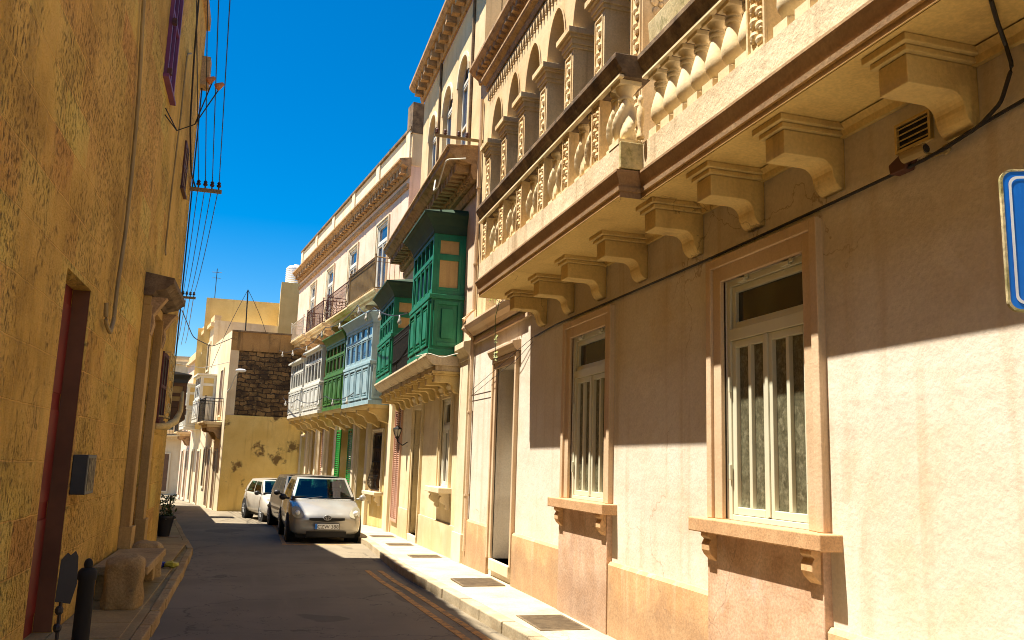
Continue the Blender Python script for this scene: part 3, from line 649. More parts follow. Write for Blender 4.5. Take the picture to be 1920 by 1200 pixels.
# upper wall with loggia, arches on square piers
ZC, ZS, ZA = 7.05, 7.30, 7.94
piers = [7.55, 8.60, 9.64, 10.68, 11.72, 12.70, 13.70]
PWD = .30
m = MB(FA); m.box(13.98, -.4, 4.2, 14.5, 0, 8.30); m.box(7.5, -.42, 8.03, 14.0, -.001, 8.30)
for a, b in zip(piers, piers[1:]):
    l, r_ = a+PWD, b; cx = (l+r_)/2; rx = (r_-l)/2; n = 14
    P = [(cx-rx*math.cos(math.pi*k/n), ZS+(ZA-ZS)*math.sin(math.pi*k/n)) for k in range(n+1)]
    for (x0, z0), (x1, z1) in zip(P, P[1:]):
        m.quad((x0, 0, z0), (x1, 0, z1), (x1, 0, 8.03), (x0, 0, 8.03)); m.quad((x0, 0, z0), (x1, 0, z1), (x1, -.42, z1), (x0, -.42, z0))
    q = [(x, z) for x, z in P]
    for (x0, z0), (x1, z1) in zip(P, P[1:]):                      # archivolt roll
        u = lambda x, z: (cx+(x-cx)*1.10, ZS+(z-ZS)*1.10)
        (xa, za), (xb, zb) = u(x0, z0), u(x1, z1); m.quad((x0, .018, z0), (x1, .018, z1), (xb, .018, zb), (xa, .018, za))
    m.box(a, -.42, ZS, a+PWD, 0, 8.03) 
m.box(piers[-1], -.42, ZS, 13.98, 0, 8.03)
# pendants of the lambrequin frieze
y = 7.6
while y < 13.9:
    m.extd([(y, 8.29), (y+.10, 8.29), (y+.05, 8.12)], .001, .035); m.ell((y+.05, .02, 8.10), (.018, .018, .022), 6, 4); y += .135
m.build('loggia', M['btop'], A)
caps = []
for i, a in enumerate(piers):
    z0 = 4.2
    m = MB(FA); m.box(a, -.42, z0, a+PWD, -.002, ZC); 
    pr = [(0, 0), (0, .0)]
    for e, za, zb in ((.02, ZC, ZC+.05), (.04, ZC+.05, ZC+.13), (.07, ZC+.13, ZC+.17), (.10, ZC+.17, ZC+.25)): m.box(a-e, -.45-e*.3, za, a+PWD+e, e, zb)
    bars(m, a+.03, a+PWD-.03, 5.0, ZC-.06, -.002, .014, .02)
    zc = 5.1
    k = 0
    while zc < ZC-.15:
        m.ell((a+PWD/2+(.025 if k % 2 else -.025), .0, zc), (.055, .028, .05), 7, 4); k += 1; zc += .085
    if i == 0:                                                     # flower carved on the side facing down the street
        for j in range(5):
            an = j*1.2566+.3; m.ell((a-.006, -.2+.07*math.cos(an), 6.55+.09*math.sin(an)), (.018, .05, .05), 8, 5)
        m.ell((a-.01, -.2, 6.55), (.02, .03, .03), 8, 5); m.tube([(a-.008, -.2, 6.5), (a-.01, -.19, 6.3), (a-.008, -.21, 6.05), (a-.008, -.2, 5.7)], .014, 6)
        for j in range(4): m.ell((a-.006, -.2+(.06 if j % 2 else -.06), 6.32-.13*j), (.014, .055, .025), 7, 4)
    m.build('pier', M['carve'], A, bevel=.004)
# loggia glazing and dark rooms
m = MB(FA); m.box(7.6, -1.2, 4.2, 14.4, -1.0, 8.3); m.build('loggia_back', M['inter'], A)
for i, (a, b) in enumerate(zip(piers, piers[1:])):
    f = MB(FA); l, r_ = a+PWD, b
    bars(f, l, r_, 4.3, 7.30, -.38, -.33, .06, [(l+r_)/2], [6.45]); fr = f.build('loggia_window', M['white'], A)
    MB(FA).box(l+.03, -.36, 4.33, r_-.03, -.352, 7.93).build('pane', M['bglass'] if i > 2 else M['glass'], fr)
# the loggia's end wall with its big window and the set-back terrace wall
f = MB(); bars(f, 3.95, 5.6, 4.9, 7.3, 7.58, 7.64, .09, [4.78], [6.38]); fr = f.build('end_window', M['white'], A)
MB().box(4.0, 7.61, 4.95, 5.55, 7.618, 7.25).build('pane', M['lace'], fr)
m = MB(); m.box(3.92, 7.66, 4.2, 7.2, 7.7, 8.3); m.box(5.6, 7.56, 4.2, 7.2, 7.655, 8.3); m.box(3.93, 7.56, 7.3, 5.6, 7.655, 8.3); m.build('end_wall', M['btop'], A)
m = MB(); m.box(5.9, -7, 4.2, 8.4, 7.56, 8.3); m.build('set_back_wall', M['btop'], A)
m = MB(FA); m.box(7.5, -4.0, 8.3, 14.5, 0, 9.05); m.build('roof', M['btop'], A)
m = MB(FA)
m.extr([(0, 8.36), (.03, 8.36), (.05, 8.42), (.05, 8.46), (.12, 8.50), (.14, 8.53), (.14, 8.57), (0, 8.60)], 7.4, 14.1)
m.extr([(0, 8.72), (.04, 8.72), (.06, 8.80), (.19, 8.90), (.21, 8.93), (.24, 8.96), (.24, 9.02), (0, 9.10)], 7.4, 14.65)
cornice_modillions(m, 7.5, 14.5, .05, .17, 8.78, 8.88, .2, .1); m.build('cornice', M['brown'], A, bevel=.006)
m = MB(FA); m.tube([(14.30, .05, .3), (14.30, .05, 3.9), (14.30, .23, 4.05), (14.30, .23, 4.2), (14.32, .05, 4.4), (14.32, .05, 8.3)], .035, 8)
for z in (1.2, 2.6, 5.2, 6.6): m.lathe([(.05, 0), (.05, .03)], (14.31, .05, z), 8)
m.build('drainpipe', M['arch'], A)
# planter trough and pot on the handrail
o = thing('planter_trough', 'long lichen-covered stone trough on the balcony handrail', 'planter', (3.0, 6.0, 5.24))
m = MB(FA); a, b = 6.02, 6.30
m.extr([(.44, 5.237), (.60, 5.237), (.60, 5.46), (.575, 5.46), (.575, 5.40), (.465, 5.40), (.465, 5.46), (.44, 5.46)], 5.55, 6.32) if 0 else m.extr([(.36, 5.292), (.56, 5.292), (.58, 5.50), (.55, 5.50), (.54, 5.44), (.38, 5.44), (.37, 5.50), (.34, 5.50)], 5.40, 6.20); m.build('trough', M['moss'], o, bevel=.01)
m = MB(FA)
for k in range(50):
    y = random.uniform(5.45, 6.15); q = random.uniform(.40, .52); h = random.uniform(.04, .10); dx = random.uniform(-.04, .04); m.quad((y, q, 5.44), (y+.012, q, 5.44), (y+dx, q+random.uniform(-.03, .03), 5.44+h))
m.build('sprouts', M['leafy'], o)
o = thing('flower_pot', 'orange clay pot standing on the balcony handrail beside the stone trough', 'flower pot', (3.05, 5.2, 5.24))
m = MB(FA); m.lathe([(.085, 0), (.10, .10), (.115, .19), (.135, .19), (.135, .24), (.115, .24), (.105, .2)], (5.2, .45, 5.292), 18); m.build('pot', M['terra'], o, smooth='auto')
m = MB(FA)
for k in range(60):
    an = random.uniform(0, 6.28); rr = random.uniform(.0, .12); z = 5.5+random.uniform(0, .2); y, q = 5.2+rr*math.cos(an), .45+rr*math.sin(an); s = .03
    m.quad((y, q, z), (y+s, q+random.uniform(-s, s), z+.01), (y+s*1.4, q, z+s), (y, q+s*.5, z+s))
m.build('plant', M['leaf'], o)
# weed hanging off the string course
o = thing('wall_weed', 'small yellow-green weed rooted on the string course under the balcony end', 'plant', (3.35, 11.9, 4.15))
m = MB(FA); st = MB(FA)
for k in range(10):
    y = 11.9+random.uniform(-.3, .3); q = .12+random.uniform(-.05, .08); L = random.uniform(.12, .3); st.tube([(y, q, 4.14), (y+random.uniform(-.1, .1), q+.08, 4.14+L*.6), (y+random.uniform(-.2, .2), q+.14, 4.14+L)], .006, 4)
    for j in range(9):
        s = random.uniform(.025, .05); yy = y+random.uniform(-.16, .16); qq = q+random.uniform(0, .16); z = 4.15+random.uniform(0, L+.05); m.quad((yy, qq, z), (yy+s, qq+.01, z+s*.3), (yy+s*1.3, qq, z+s), (yy+s*.3, qq-.01, z+s*.8))
st.tube([(12.05, .2, 4.16), (12.1, .25, 3.9), (12.1, .24, 3.6), (12.08, .23, 3.3)], .006, 4)
for j in range(16): s = .04; yy = 12.08+random.uniform(-.06, .06); z = random.choice((3.3, 3.55))+random.uniform(-.06, .06); m.quad((yy, .22, z), (yy+s, .24, z+s*.3), (yy+s*1.2, .22, z+s), (yy+s*.2, .2, z+s*.8))
m.build('leaves', M['leafy'], o); st.build('stems', M['leaf'], o)
# vent, camera, cables on the villa wall
o = thing('wall_vent', 'dark louvred vent high on the wall between two corbels', 'vent', (3.49, 3.84, 3.72))
m = MB(FA); bars(m, 3.70, 3.98, 3.62, 3.80, 0, .025, .018); m.build('surround', M['corbel'], o)
m = MB(FA); m.box(3.715, .002, 3.635, 3.965, .006, 3.785); m.build('backing', M['cable'], o)
m = MB(FA)
for k in range(4): z = 3.65+.036*k; m.extr([(.006, z+.012), (.010, z+.016), (.024, z+.004), (.020, z)], 3.718, 3.962)
m.build('slats', M['corbel'], o)
o = thing('security_camera', 'small round-lensed camera on a bracket under the wall vent', 'camera', (3.45, 3.74, 3.54))
m = MB(FA); m.tube([(3.66, .10, 3.535), (3.80, .13, 3.525)], .034, 12); m.build('housing', M['pipe'], o)
MB(FA).tube([(3.652, .098, 3.536), (3.662, .10, 3.535)], .024, 12).build('lens', M['cable'], o)
m = MB(FA); m.tube([(3.72, .10, 3.53), (3.70, .02, 3.52), (3.62, .01, 3.52)], .014, 6); m.ell((3.60, .02, 3.52), (.03, .02, .03), 8, 5); m.build('bracket', M['pipe'], o)
o = thing('junction_box', 'brown cable junction bundle on the wall left of the small camera', 'junction box', (3.46, 3.92, 3.55))
m = MB(FA); m.extd([(3.82, 3.56), (3.86, 3.60), (3.99, 3.55), (3.98, 3.49), (3.86, 3.49)], .0, .07); m.build('box', M['rust'], o, bevel=.006)
def cable(name, label, P, r, mat='cable', group='cables run along the walls', cat='cable', seg=6, F=W0):
    Q = []
    for a, b in zip(P, P[1:]):
        n = 6; Q += [tuple(a[i]+(b[i]-a[i])*k/n for i in range(3)) for k in range(n)]
    Q.append(P[-1]); L = [Q[0]]+[tuple((Q[i-1][j]+Q[i][j]*2+Q[i+1][j])/4 for j in range(3)) for i in range(1, len(Q)-1)]+[Q[-1]]
    o = MB(F).tube(L, r, seg).build(name, M[mat], origin=F(*P[0])); return tag(o, label, cat, group)
cable('wall_cable', 'thick dark cable running under the corbels along the pale house wall', [(2.2, .02, 3.68), (3.35, .02, 3.57), (3.7, .05, 3.50), (4.6, .02, 3.50), (5.4, .02, 3.49), (6.3, .02, 3.485), (8, .02, 3.49), (10, .02, 3.50), (10.9, .02, 3.46)], .010, F=FA)
cable('wall_cable', 'thin dark wire on the pale wall between the door and the pilaster, upper of two', [(10.95, .02, 3.46), (11.5, .07, 3.34), (12.95, .09, 3.12), (14.4, .03, 2.98)], .004, F=FA)
cable('wall_cable', 'thin dark wire on the pale wall between the door and the pilaster, lower of two', [(10.95, .02, 3.40), (11.5, .07, 3.22), (12.95, .09, 3.02), (14.4, .03, 2.88)], .004, F=FA)
cable('wall_cable', 'bundle of black cables dropping past the nearest corbel', [(2.92, .37, 3.965), (3.05, .2, 3.95), (3.14, .06, 3.90), (3.12, .05, 3.78), (3.2, .05, 3.62), (3.34, .05, 3.55), (3.6, .05, 3.51)], .011, F=FA)
# ==================================================================== house B: yellow house with the green balconies
B = thing('town_house', 'yellow house with two green timber balconies over a stone platform', 'house', (3.5, 19, 0))
opsB = [(15.92, 16.82, 1.28, 2.98, .2), (18.95, 19.95, .12, 2.93, .5), (21.7, 22.75, .22, 3.2, .15)]
m = MB(FA); shell(m, 14.5, 23.6, -.4, 3.9, opsB); m.build('wall', M['bwall'], B)
m = MB(FA); m.extr([(0, 3.9), (.001, 3.9), (.001, 6.8), (0, 6.8)], 14.5, 23.6) if 0 else m.box(14.5, -5, 3.9, 23.6, -.004, 7.35); m.build('upper_wall', M['bupper'], B)
m = MB(FA); m.box(14.55, 0, -.3, 15.25, .07, .55); m.box(14.60, 0, .55, 15.2, .045, 3.55); m.extr([(0, 3.55), (.06, 3.55), (.06, 3.62), (.10, 3.68), (.16, 3.76), (.16, 3.86), (0, 3.9)], 14.52, 15.28)
m.build('pilaster', M['pil'], B, bevel=.006)
for a, b in ((15.25, 18.78), (20.12, 21.6), (22.85, 22.98)): MB(FA).box(a, 0, -.4, b, .03, .62).build('plinth', M['bwall'], B)
wb = tall_window(B, FA, 15.92, 16.82, 1.28, 2.98, 2.42, wa=.13, wm='bwall', fm='white', pm='glass', ncol=1)
sill_part(wb, FA, 15.7, 17.04, 1.28, .25, .10, M['pil'], bw=.12)
MB(FA).extr([(0, 3.1), (.05, 3.1), (.10, 3.18), (.10, 3.22), (0, 3.25)], 15.7, 17.04).build('hood', M['bwall'], wb)
plain_door(B, FA, 18.95, 19.95, .12, 2.93, .25, 'olive', wa=.14, wm='bwall', light=.5)
MB(FA).extr([(0, 3.07), (.05, 3.07), (.10, 3.16), (.10, 3.20), (0, 3.24)], 18.72, 20.2).build('door_hood', M['bwall'], B)
m = MB(FA); bars(m, 21.7, 22.75, .22, 3.2, -.06, .05, .07, [22.22])
for k in range(56): z = .32+.05*k; m.extr([(-.02, z+.03), (.0, z+.034), (.035, z+.004), (.015, z)], 21.78, 22.68)
m.build('louvred_shutter', M['pinkshut'], B)
m = MB(FA); m.box(23.0, 0, -.4, 23.55, .10, 3.5); m.extr([(0, 3.5), (.12, 3.5), (.2, 3.6), (.2, 3.72), (0, 3.74)], 22.95, 23.6); m.build('pilaster', M['pil'], B, bevel=.006)
# stone platform carrying the two green balconies
T0, T1, DB = 15.3, 22.5, .64
m = MB(FA)
m.extr([(0, 3.50), (DB-.12, 3.50), (DB-.04, 3.56), (DB, 3.60), (DB+.04, 3.66), (DB+.04, 3.70), (0, 3.70)], T0, T1); m.box(T0+.06, 0, 3.40, T1-.06, DB-.16, 3.50)
PB = m.build('balcony_platform', M['balc'], B, bevel=.006)
cb = scroll_corbel(FA, T0+.1, T0+.27, 3.32, .48, dz=.12).build('corbel', M['corbel'], PB, bevel=.005)
for k in range(1, 10): copy_at(cb, (0, k*(T1-T0-.4)/9, 0))
gallarija(B, FA, T0+.02, 17.5, 3.70, 4.80, 5.98, DB-.02, 'green', 5, 'bglass', 'curtain', tr=.44, roofo=.22, rh=.40, roofmat='groof')
gallarija(B, FA, 20.1, 22.45, 3.70, 4.72, 5.62, DB-.02, 'green', 5, 'bglass', 'curtain', tr=.42, roofo=.22, rh=.38, roofmat='groof')
r = MB(FA)
for k in range(24):
    a = 17.6+2.42*k/23; r.tube([(a, DB-.06, 3.72), (a, DB-.06, 4.62)], .013, 5); r.ell((a, DB-.06, 4.0), (.02, .02, .03), 6, 4); r.ell((a, DB-.06, 4.45), (.02, .02, .03), 6, 4)
for z in (3.76, 4.50, 4.62): r.tube([(17.52, DB-.06, z), (20.08, DB-.06, z)], .018, 6)
r.build('railing', M['iron'], PB)
# first-floor door between them, cornice, top floor
m = MB(FA); bars(m, 18.3, 19.3, 3.75, 6.0, 0, .03, .08, [18.8], [5.4]); fr = m.build('balcony_door', M['green'], B); MB(FA).box(18.36, .004, 3.8, 19.24, .01, 5.95).build('pane', M['glass'], fr)
m = MB(FA)
m.extr([(0, 6.62), (.05, 6.62), (.07, 6.70), (.07, 6.78), (0, 6.78)], 14.55, 22.6)
m.extr([(0, 6.80), (.14, 6.80), (.18, 6.92), (.18, 7.08), (.46, 7.14), (.52, 7.22), (.60, 7.26), (.60, 7.33), (.64, 7.36), (.64, 7.40), (0, 7.46)], 14.4, 22.6)
cornice_modillions(m, 14.5, 22.5, .18, .44, 6.95, 7.12, .24, .13); cornice_modillions(m, 14.5, 22.5, .10, .2, 6.83, 6.9, .12, .06); m.build('cornice', M['brown'], B, bevel=.006)
TZ = 11.0
TP = 20.9
m = MB(FA); wins = [15.75, 17.3, 19.0]; WW, ZB2, ZSP, ZTP = .95, 7.75, 9.55, 10.05
T = [14.5]+[v for a in wins for v in (a, a+WW)]+[TP]
for i in range(0, len(T)-1, 2): m.box(T[i], -.3, 7.35, T[i+1], 0, TZ)
for a in wins:
    m.box(a, -.3, 7.35, a+WW, -.001, ZB2); n = 12; cx = a+WW/2; P = [(cx-WW/2*math.cos(math.pi*k/n), ZSP+(ZTP-ZSP)*math.sin(math.pi*k/n)) for k in range(n+1)]
    for (x0, z0), (x1, z1) in zip(P, P[1:]): m.quad((x0, 0, z0), (x1, 0, z1), (x1, 0, TZ), (x0, 0, TZ)); m.quad((x0, 0, z0), (x1, 0, z1), (x1, -.3, z1), (x0, -.3, z0))
m.box(14.5, -5, 7.35, TP, -.32, TZ); m.build('top_floor', M['btop'], B)
for a in wins:
    f = MB(FA); n = 12; cx = a+WW/2
    bars(f, a, a+WW, ZB2, ZSP, -.16, -.10, .07, [cx], [8.6]); f.box(a, -.16, ZSP-.02, a+WW, -.09, ZSP+.05)
    P = [(cx-(WW/2)*math.cos(math.pi*k/n), ZSP+(ZTP-ZSP)*math.sin(math.pi*k/n)) for k in range(n+1)]; Q = [(cx+(x-cx)*.84, ZSP+(z-ZSP)*.84) for x, z in P]
    for k in range(n): f.quad((P[k][0], -.1, P[k][1]), (P[k+1][0], -.1, P[k+1][1]), (Q[k+1][0], -.1, Q[k+1][1]), (Q[k][0], -.1, Q[k][1]))
    f.box(cx-.025, -.15, ZSP, cx+.025, -.1, ZTP-.05); fr = f.build('arched_window', M['white'], B)
    g = MB(FA); g.extd([(a+.02, ZB2+.02), (a+WW-.02, ZB2+.02)]+[(x, z) for x, z in P[::-1]], -.14, -.13); g.build('pane', M['bglass'], fr)
    h = MB(FA)
    for k in range(n):
        u = lambda x, z: (cx+(x-cx)*1.16, ZSP+(z-ZSP)*1.16); xa, za = u(*P[k]); xb, zb = u(*P[k+1]); h.quad((P[k][0], .03, P[k][1]), (P[k+1][0], .03, P[k+1][1]), (xb, .03, zb), (xa, .03, za)); h.quad((xa, 0, za), (xb, 0, zb), (xb, .03, zb), (xa, .03, za)); h.quad((P[k][0], 0, P[k][1]), (P[k+1][0], 0, P[k+1][1]), (P[k+1][0], .03, P[k+1][1]), (P[k][0], .03, P[k][1]))
    h.build('hood_mould', M['pil'], fr)
m = MB(FA); m.extr([(0, 11.0), (.06, 11.0), (.10, 11.12), (.10, 11.22), (.32, 11.28), (.40, 11.36), (.40, 11.44), (0, 11.52)], 14.4, TP+.15); cornice_modillions(m, 14.5, TP, .10, .30, 11.06, 11.26, .42, .17); m.build('top_cornice', M['brown'], B, bevel=.006)
for t in (15.35, 18.6): MB(FA).tube([(t, .03, 7.5), (t, .03, 11.0)], .03, 6).build('drainpipe', M['dark'], B)
# wire bracket on the main cornice
o = thing('wire_bracket', 'timber crossarm with insulators on the corner of the yellow house cornice', 'wire bracket', (3.0, 14.3, 7.5))
m = MB(); m.box(2.6, 14.30, 7.48, 3.5, 14.34, 7.525); m.build('crossarm', M['pipe'], o)
for x in (2.65, 2.8, 3.05, 3.2):
    MB().lathe([(.02, 0), (.035, .03), (.02, .05), (.035, .07), (.02, .1)], (x, 14.32, 7.53), 8).build('insulator', M['rust'], o, smooth=True)
cable('loose_cable', 'pale loop of slack cable hanging below the cornice crossarm', [(2.9, 15.6, 7.1), (2.8, 15.2, 6.75), (2.8, 14.8, 6.7), (2.85, 14.4, 7.1), (3.2, 14.35, 7.15)], .016, 'cablew', 'cables run along the walls')
cable('loose_cable', 'blue and white cable sagging under the green balcony beside the pilaster', [(3.42, 15.0, 3.72), (3.1, 15.15, 3.62), (2.86, 15.25, 3.70), (2.8, 16.2, 3.74)], .01, 'cablew', 'cables run along the walls')
o = thing('wall_lantern', 'black iron lantern beside the pink louvred shutter', 'lantern', (3.5, 21.0, 2.3))
m = MB(FA); m.tube([(20.85, .0, 2.2), (20.85, .12, 2.12), (20.85, .24, 2.2), (20.85, .26, 2.32)], .014, 6); m.build('arm', M['iron'], o)
m = MB(FA); m.lathe([(.02, .30), (.12, .24), (.125, .22), (.02, .22)], (20.85, .26, 2.28), 6); m.lathe([(.05, 0), (.06, -.02), (.02, -.06)], (20.85, .26, 2.33), 6)
for k in range(6): an = k*math.pi/3; m.tube([(20.85+.055*math.cos(an), .26+.055*math.sin(an), 2.33), (20.85+.115*math.cos(an), .26+.115*math.sin(an), 2.50)], .007, 4)
m.build('cage', M['iron'], o); MB(FA).lathe([(.045, 0), (.10, .165)], (20.85, .26, 2.333), 6).build('lamp_glass', M['bulb'], o)
# ==================================================================== house C: long peach house that follows the bend
PC = Vector((3.5+.133, 23.6, 0))
FC = Frame(PC, (-.13312, .9911), (-.9911, -.13312))
def c(t): return t+1.0            # measured stations start one metre inside the party wall
HC = thing('town_house', 'long peach house with white, green and pale blue timber balconies and a heavy cornice', 'house', tuple(FC(7, 0, -.3)))
gops = [(c(.25), c(1.25), .85, 2.55, .2), (c(2.1), c(3.05), -.1, 2.8, .35), (c(3.9), c(5.6), -.15, 2.8, .35), (c(6.6), c(7.5), -.2, 2.85, .35), (c(8.3), c(9.1), -.2, 2.85, .2), (c(9.9), c(10.6), -.2, 2.85, .35), (c(11.9), c(12.9), -.3, 2.6, .3)]
uops = [(c(1.0), c(2.2), 6.6, 9.1, .2), (c(4.85), c(6.0), 6.6, 9.1, .2), (c(8.6), c(9.7), 6.6, 9.1, .2), (c(12.1), c(13.1), 6.6, 9.1, .2)]
m = MB(FC); shell(m, 0, 17.2, -.8, 3.45, gops); m.build('ground_wall', M['cground'], HC)
m = MB(FC); shell(m, 0, 17.2, 3.45, 10.4, uops); m.build('upper_wall', M['cwall'], HC)
for t in (-.55, 1.72, 3.45, 6.1, 8.0, 9.45, 11.3, 13.3):
    m = MB(FC); m.box(c(t)-.13, 0, -.8, c(t)+.13, .10, 3.1); m.extr([(0, 3.1), (.12, 3.1), (.14, 3.18), (.26, 3.26), (.30, 3.34), (.22, 3.42), (0, 3.44)], c(t)-.17, c(t)+.17); m.build('pilaster', M['pil'], HC, bevel=.006)
# ground-floor doors and shutters
def slot(a, b, z0, z1, mat, name, dep, kind):
    d = architrave(FC, a, b, z0, z1, .10).build('doorway', M['pil'], HC)
    m = MB(FC)
    if kind == 'louvre':
        bars(m, a, b, z0, z1, -dep-.04, -dep+.02, .06, [(a+b)/2])
        n = int((z1-z0-.15)/.07)
        for k in range(n): z = z0+.08+.07*k; m.extr([(-dep-.02, z+.04), (-dep, z+.045), (-dep+.03, z+.005), (-dep+.01, z)], a+.05, b-.05)
    else:
        m.box(a, -dep-.05, z0, b, -dep, z1-.4); m.box(a+.1, -dep, z0+.15, b-.1, -dep+.02, z0+1.0); m.box(a+.1, -dep, z0+1.15, b-.1, -dep+.02, z1-.55)
    m.build(name, M[mat], d)
    if kind != 'louvre': MB(FC).box(a, -dep-.04, z1-.4, b, -dep-.02, z1).build('fanlight', M['glass'], d)
    return d
slot(c(2.1), c(3.05), -.1, 2.8, 'teal', 'door', .25, 'door')
dd = slot(c(3.9), c(5.6), -.15, 2.8, 'white', 'door', .32, 'door')
for a, b in ((c(3.62), c(4.2)), (c(5.3), c(5.92))):               # leaves folded back to the wall
    m = MB(FC); bars(m, a, b, -.05, 2.72, .062, .10, .06)
    for k in range(37): z = .03+.07*k; m.extr([(.07, z+.04), (.08, z+.045), (.098, z+.005), (.085, z)], a+.05, b-.05)
    m.build('green_shutter', M['gshut'], dd)
slot(c(6.6), c(7.5), -.2, 2.85, 'brdoor', 'door', .25, 'door'); slot(c(8.3), c(9.1), -.2, 2.85, 'pinkshut', 'louvred_door', .08, 'louvre'); slot(c(9.9), c(10.6), -.2, 2.85, 'brdoor', 'door', .25, 'door'); slot(c(11.9), c(12.9), -.3, 2.6, 'blue', 'door', .2, 'louvre')
w_ = tall_window(HC, FC, c(.25), c(1.25), .85, 2.55, 2.1, wa=.10, wm='pil', fm='brdoor', pm='glass')
sill_part(w_, FC, c(.05), c(1.45), .85, .24, .09, M['pil'], bw=.11)
m = MB(FC)
for k in range(9):
    a = c(.3)+.9*k/8; m.tube([(a, .03, 2.5), (a, .03, 1.7), (a+.02, .05, 1.5), (a-.02, .10, 1.3), (a+.02, .15, 1.12), (a-.01, .12, 1.0), (a, .04, .9)], .01, 5)
for z, dq in ((2.45, .03), (2.1, .03), (1.7, .03), (.92, .05)): m.tube([(c(.28), dq, z), (c(1.22), dq, z)], .013, 5)
m.build('window_grille', M['iron'], w_)
# upper windows
for (a, b, z0, z1, _) in uops:
    tall_window(HC, FC, a, b, z0, z1, 8.5, wa=.13, dep=.02, wm='pil', fm='white', pm='bglass', tp='bglass', ncol=1)
# timber balconies on stone aprons
def gal_base(t0, t1, z, d):
    m = MB(FC); m.extr([(0, z-.12), (d-.06, z-.12), (d, z-.06), (d+.02, z-.02), (0, z-.02)], t0, t1); pb = m.build('balcony_base', M['cground'], HC)
    for k in range(3):
        a = t0+.12+(t1-t0-.44)*k/2; MB(FC).extr([(0, z-.12), (d*.9, z-.12), (d*.9, z-.22), (d*.62, z-.30), (d*.5, z-.45), (d*.25, z-.50), (0, z-.62)], a, a+.2).build('corbel', M['cground'], pb, bevel=.01)
gal_base(c(-.85), c(2.3), 3.28, .8); gallarija(HC, FC, c(-.85), c(2.3), 3.28, 4.45, 5.55, .78, 'blue', 5, 'bglass', 'blue', tr=.38, roofo=.16)
gal_base(c(2.55), c(5.3), 3.32, .78); gallarija(HC, FC, c(2.55), c(5.3), 3.32, 4.45, 5.45, .76, 'dgreen', 5, 'glass', 'dgreen', tr=.38, roofo=.16)
gal_base(c(6.1), c(9.1), 3.32, .78); gallarija(HC, FC, c(6.1), c(9.1), 3.32, 4.38, 5.62, .76, 'white', 5, 'glass', 'cground', tr=.4, roofo=.12, flat=True)
gal_base(c(9.5), c(12.2), 3.32, .78); gallarija(HC, FC, c(9.5), c(12.2), 3.32, 4.38, 5.5, .76, 'white', 5, 'glass', 'cground', tr=.4, roofo=.12, flat=True)
# open iron balconies
iron_balcony(HC, FC, c(-.6), c(2.55), 6.42, 7.48, .74, 'brass', sheet=True, step=.13)
iron_balcony(HC, FC, c(2.75), c(6.1), 6.42, 7.40, .70, 'rust', belly=.10, step=.12)
iron_balcony(HC, FC, c(6.7), c(9.8), 6.45, 7.40, .70, 'rust', step=.10)
iron_balcony(HC, FC, c(10.5), c(13.3), 6.5, 7.35, .70, 'cablew', step=.11)
m = MB(FC); m.extr([(0, 9.52), (.05, 9.52), (.08, 9.60), (.08, 9.66), (0, 9.66)], 0, 17.3)
m.extr([(0, 9.86), (.06, 9.86), (.10, 9.96), (.10, 10.10), (.26, 10.18), (.30, 10.25), (.36, 10.27), (.36, 10.34), (0, 10.42)], -.1, 17.4); cornice_modillions(m, 0, 17.2, .10, .25, 9.95, 10.16, .34, .18)
m.build('cornice', M['brown'], HC, bevel=.008)
m = MB(FC); m.box(.02, -.35, 10.2, 17.2, -.02, 11.32)
for k in range(6): m.box(k*3.35+.1, -.37, 10.3, k*3.35+.5, .03, 11.38)
m.build('parapet', M['pil'], HC, bevel=.01); m = MB(FC); m.box(0, -.40, 11.322, 17.3, .05, 11.40); m.build('parapet_coping', M['dark'], HC)
m = MB(FC); m.box(-.02, -1.0, 10.2, .45, -.02, 12.1); m.box(-.01, -3.5, 10.2, .6, -1.01, 11.7); m.build('end_pier', M['btop'], HC, bevel=.01)
m = MB(FC); m.box(-.04, -.60, 11.2, .47, .02, 12.14); m.build('pier_cap', M['dark'], HC)
for i, t in enumerate((4.2, 8.1, 8.6, 12.2, 15.6)):
    p = FC(t, -.5, 11.2); n_ = ['tallest', 'second', 'third', 'fourth', 'farthest'][i]
    o = tag(MB().tube([p, p+Vector((0, 0, 1.0-.08*i))], .035, 6).build('roof_pipe', M['grey'], origin=p), n_+' thin vent pipe along the peach house roofline counting from the camera', 'pipe', 'vent pipes on the peach house roof')
    m = MB()
# string of festoon bulbs along the peach house
def festoon(label, P, nb, drop=.14, cordm='cable'):
    o = thing('festoon_string', label, 'light string', P[0]); Q = []
    for a, b in zip(P, P[1:]):
        L = math.dist(a, b)
        for k in range(10): s = k/10; Q.append((a[0]+(b[0]-a[0])*s, a[1]+(b[1]-a[1])*s, a[2]+(b[2]-a[2])*s-L*.16*s*(1-s)))
    Q.append(P[-1]); MB().tube(Q, .014, 5).build('cord', M[cordm], o); n = len(Q)
    b0 = None
    for k in range(nb):
        q = Q[int((k+.5)*n/nb)]
        MB().lathe([(.02, 0), (.02, -.07), (.03, -.09), (.045, -.14), (.042, -.18), (.012, -.21)], q, 10).build('bulb', M['bulb'], o, smooth=True)
festoon('string of clear bulbs looped along the coloured timber balconies', [(2.75, 17.2, 4.75), (2.4, 20.0, 5.3), (2.45, 24.3, 6.1), (1.9, 29, 6.1), (1.2, 34.5, 6.0), (.6, 37.3, 6.2)], 9)
festoon('string of clear bulbs below the pale blue and green balconies', [(2.5, 24.4, 3.6), (2.0, 28.4, 3.75), (1.3, 33, 3.9), (.9, 37.3, 4.2)], 6)
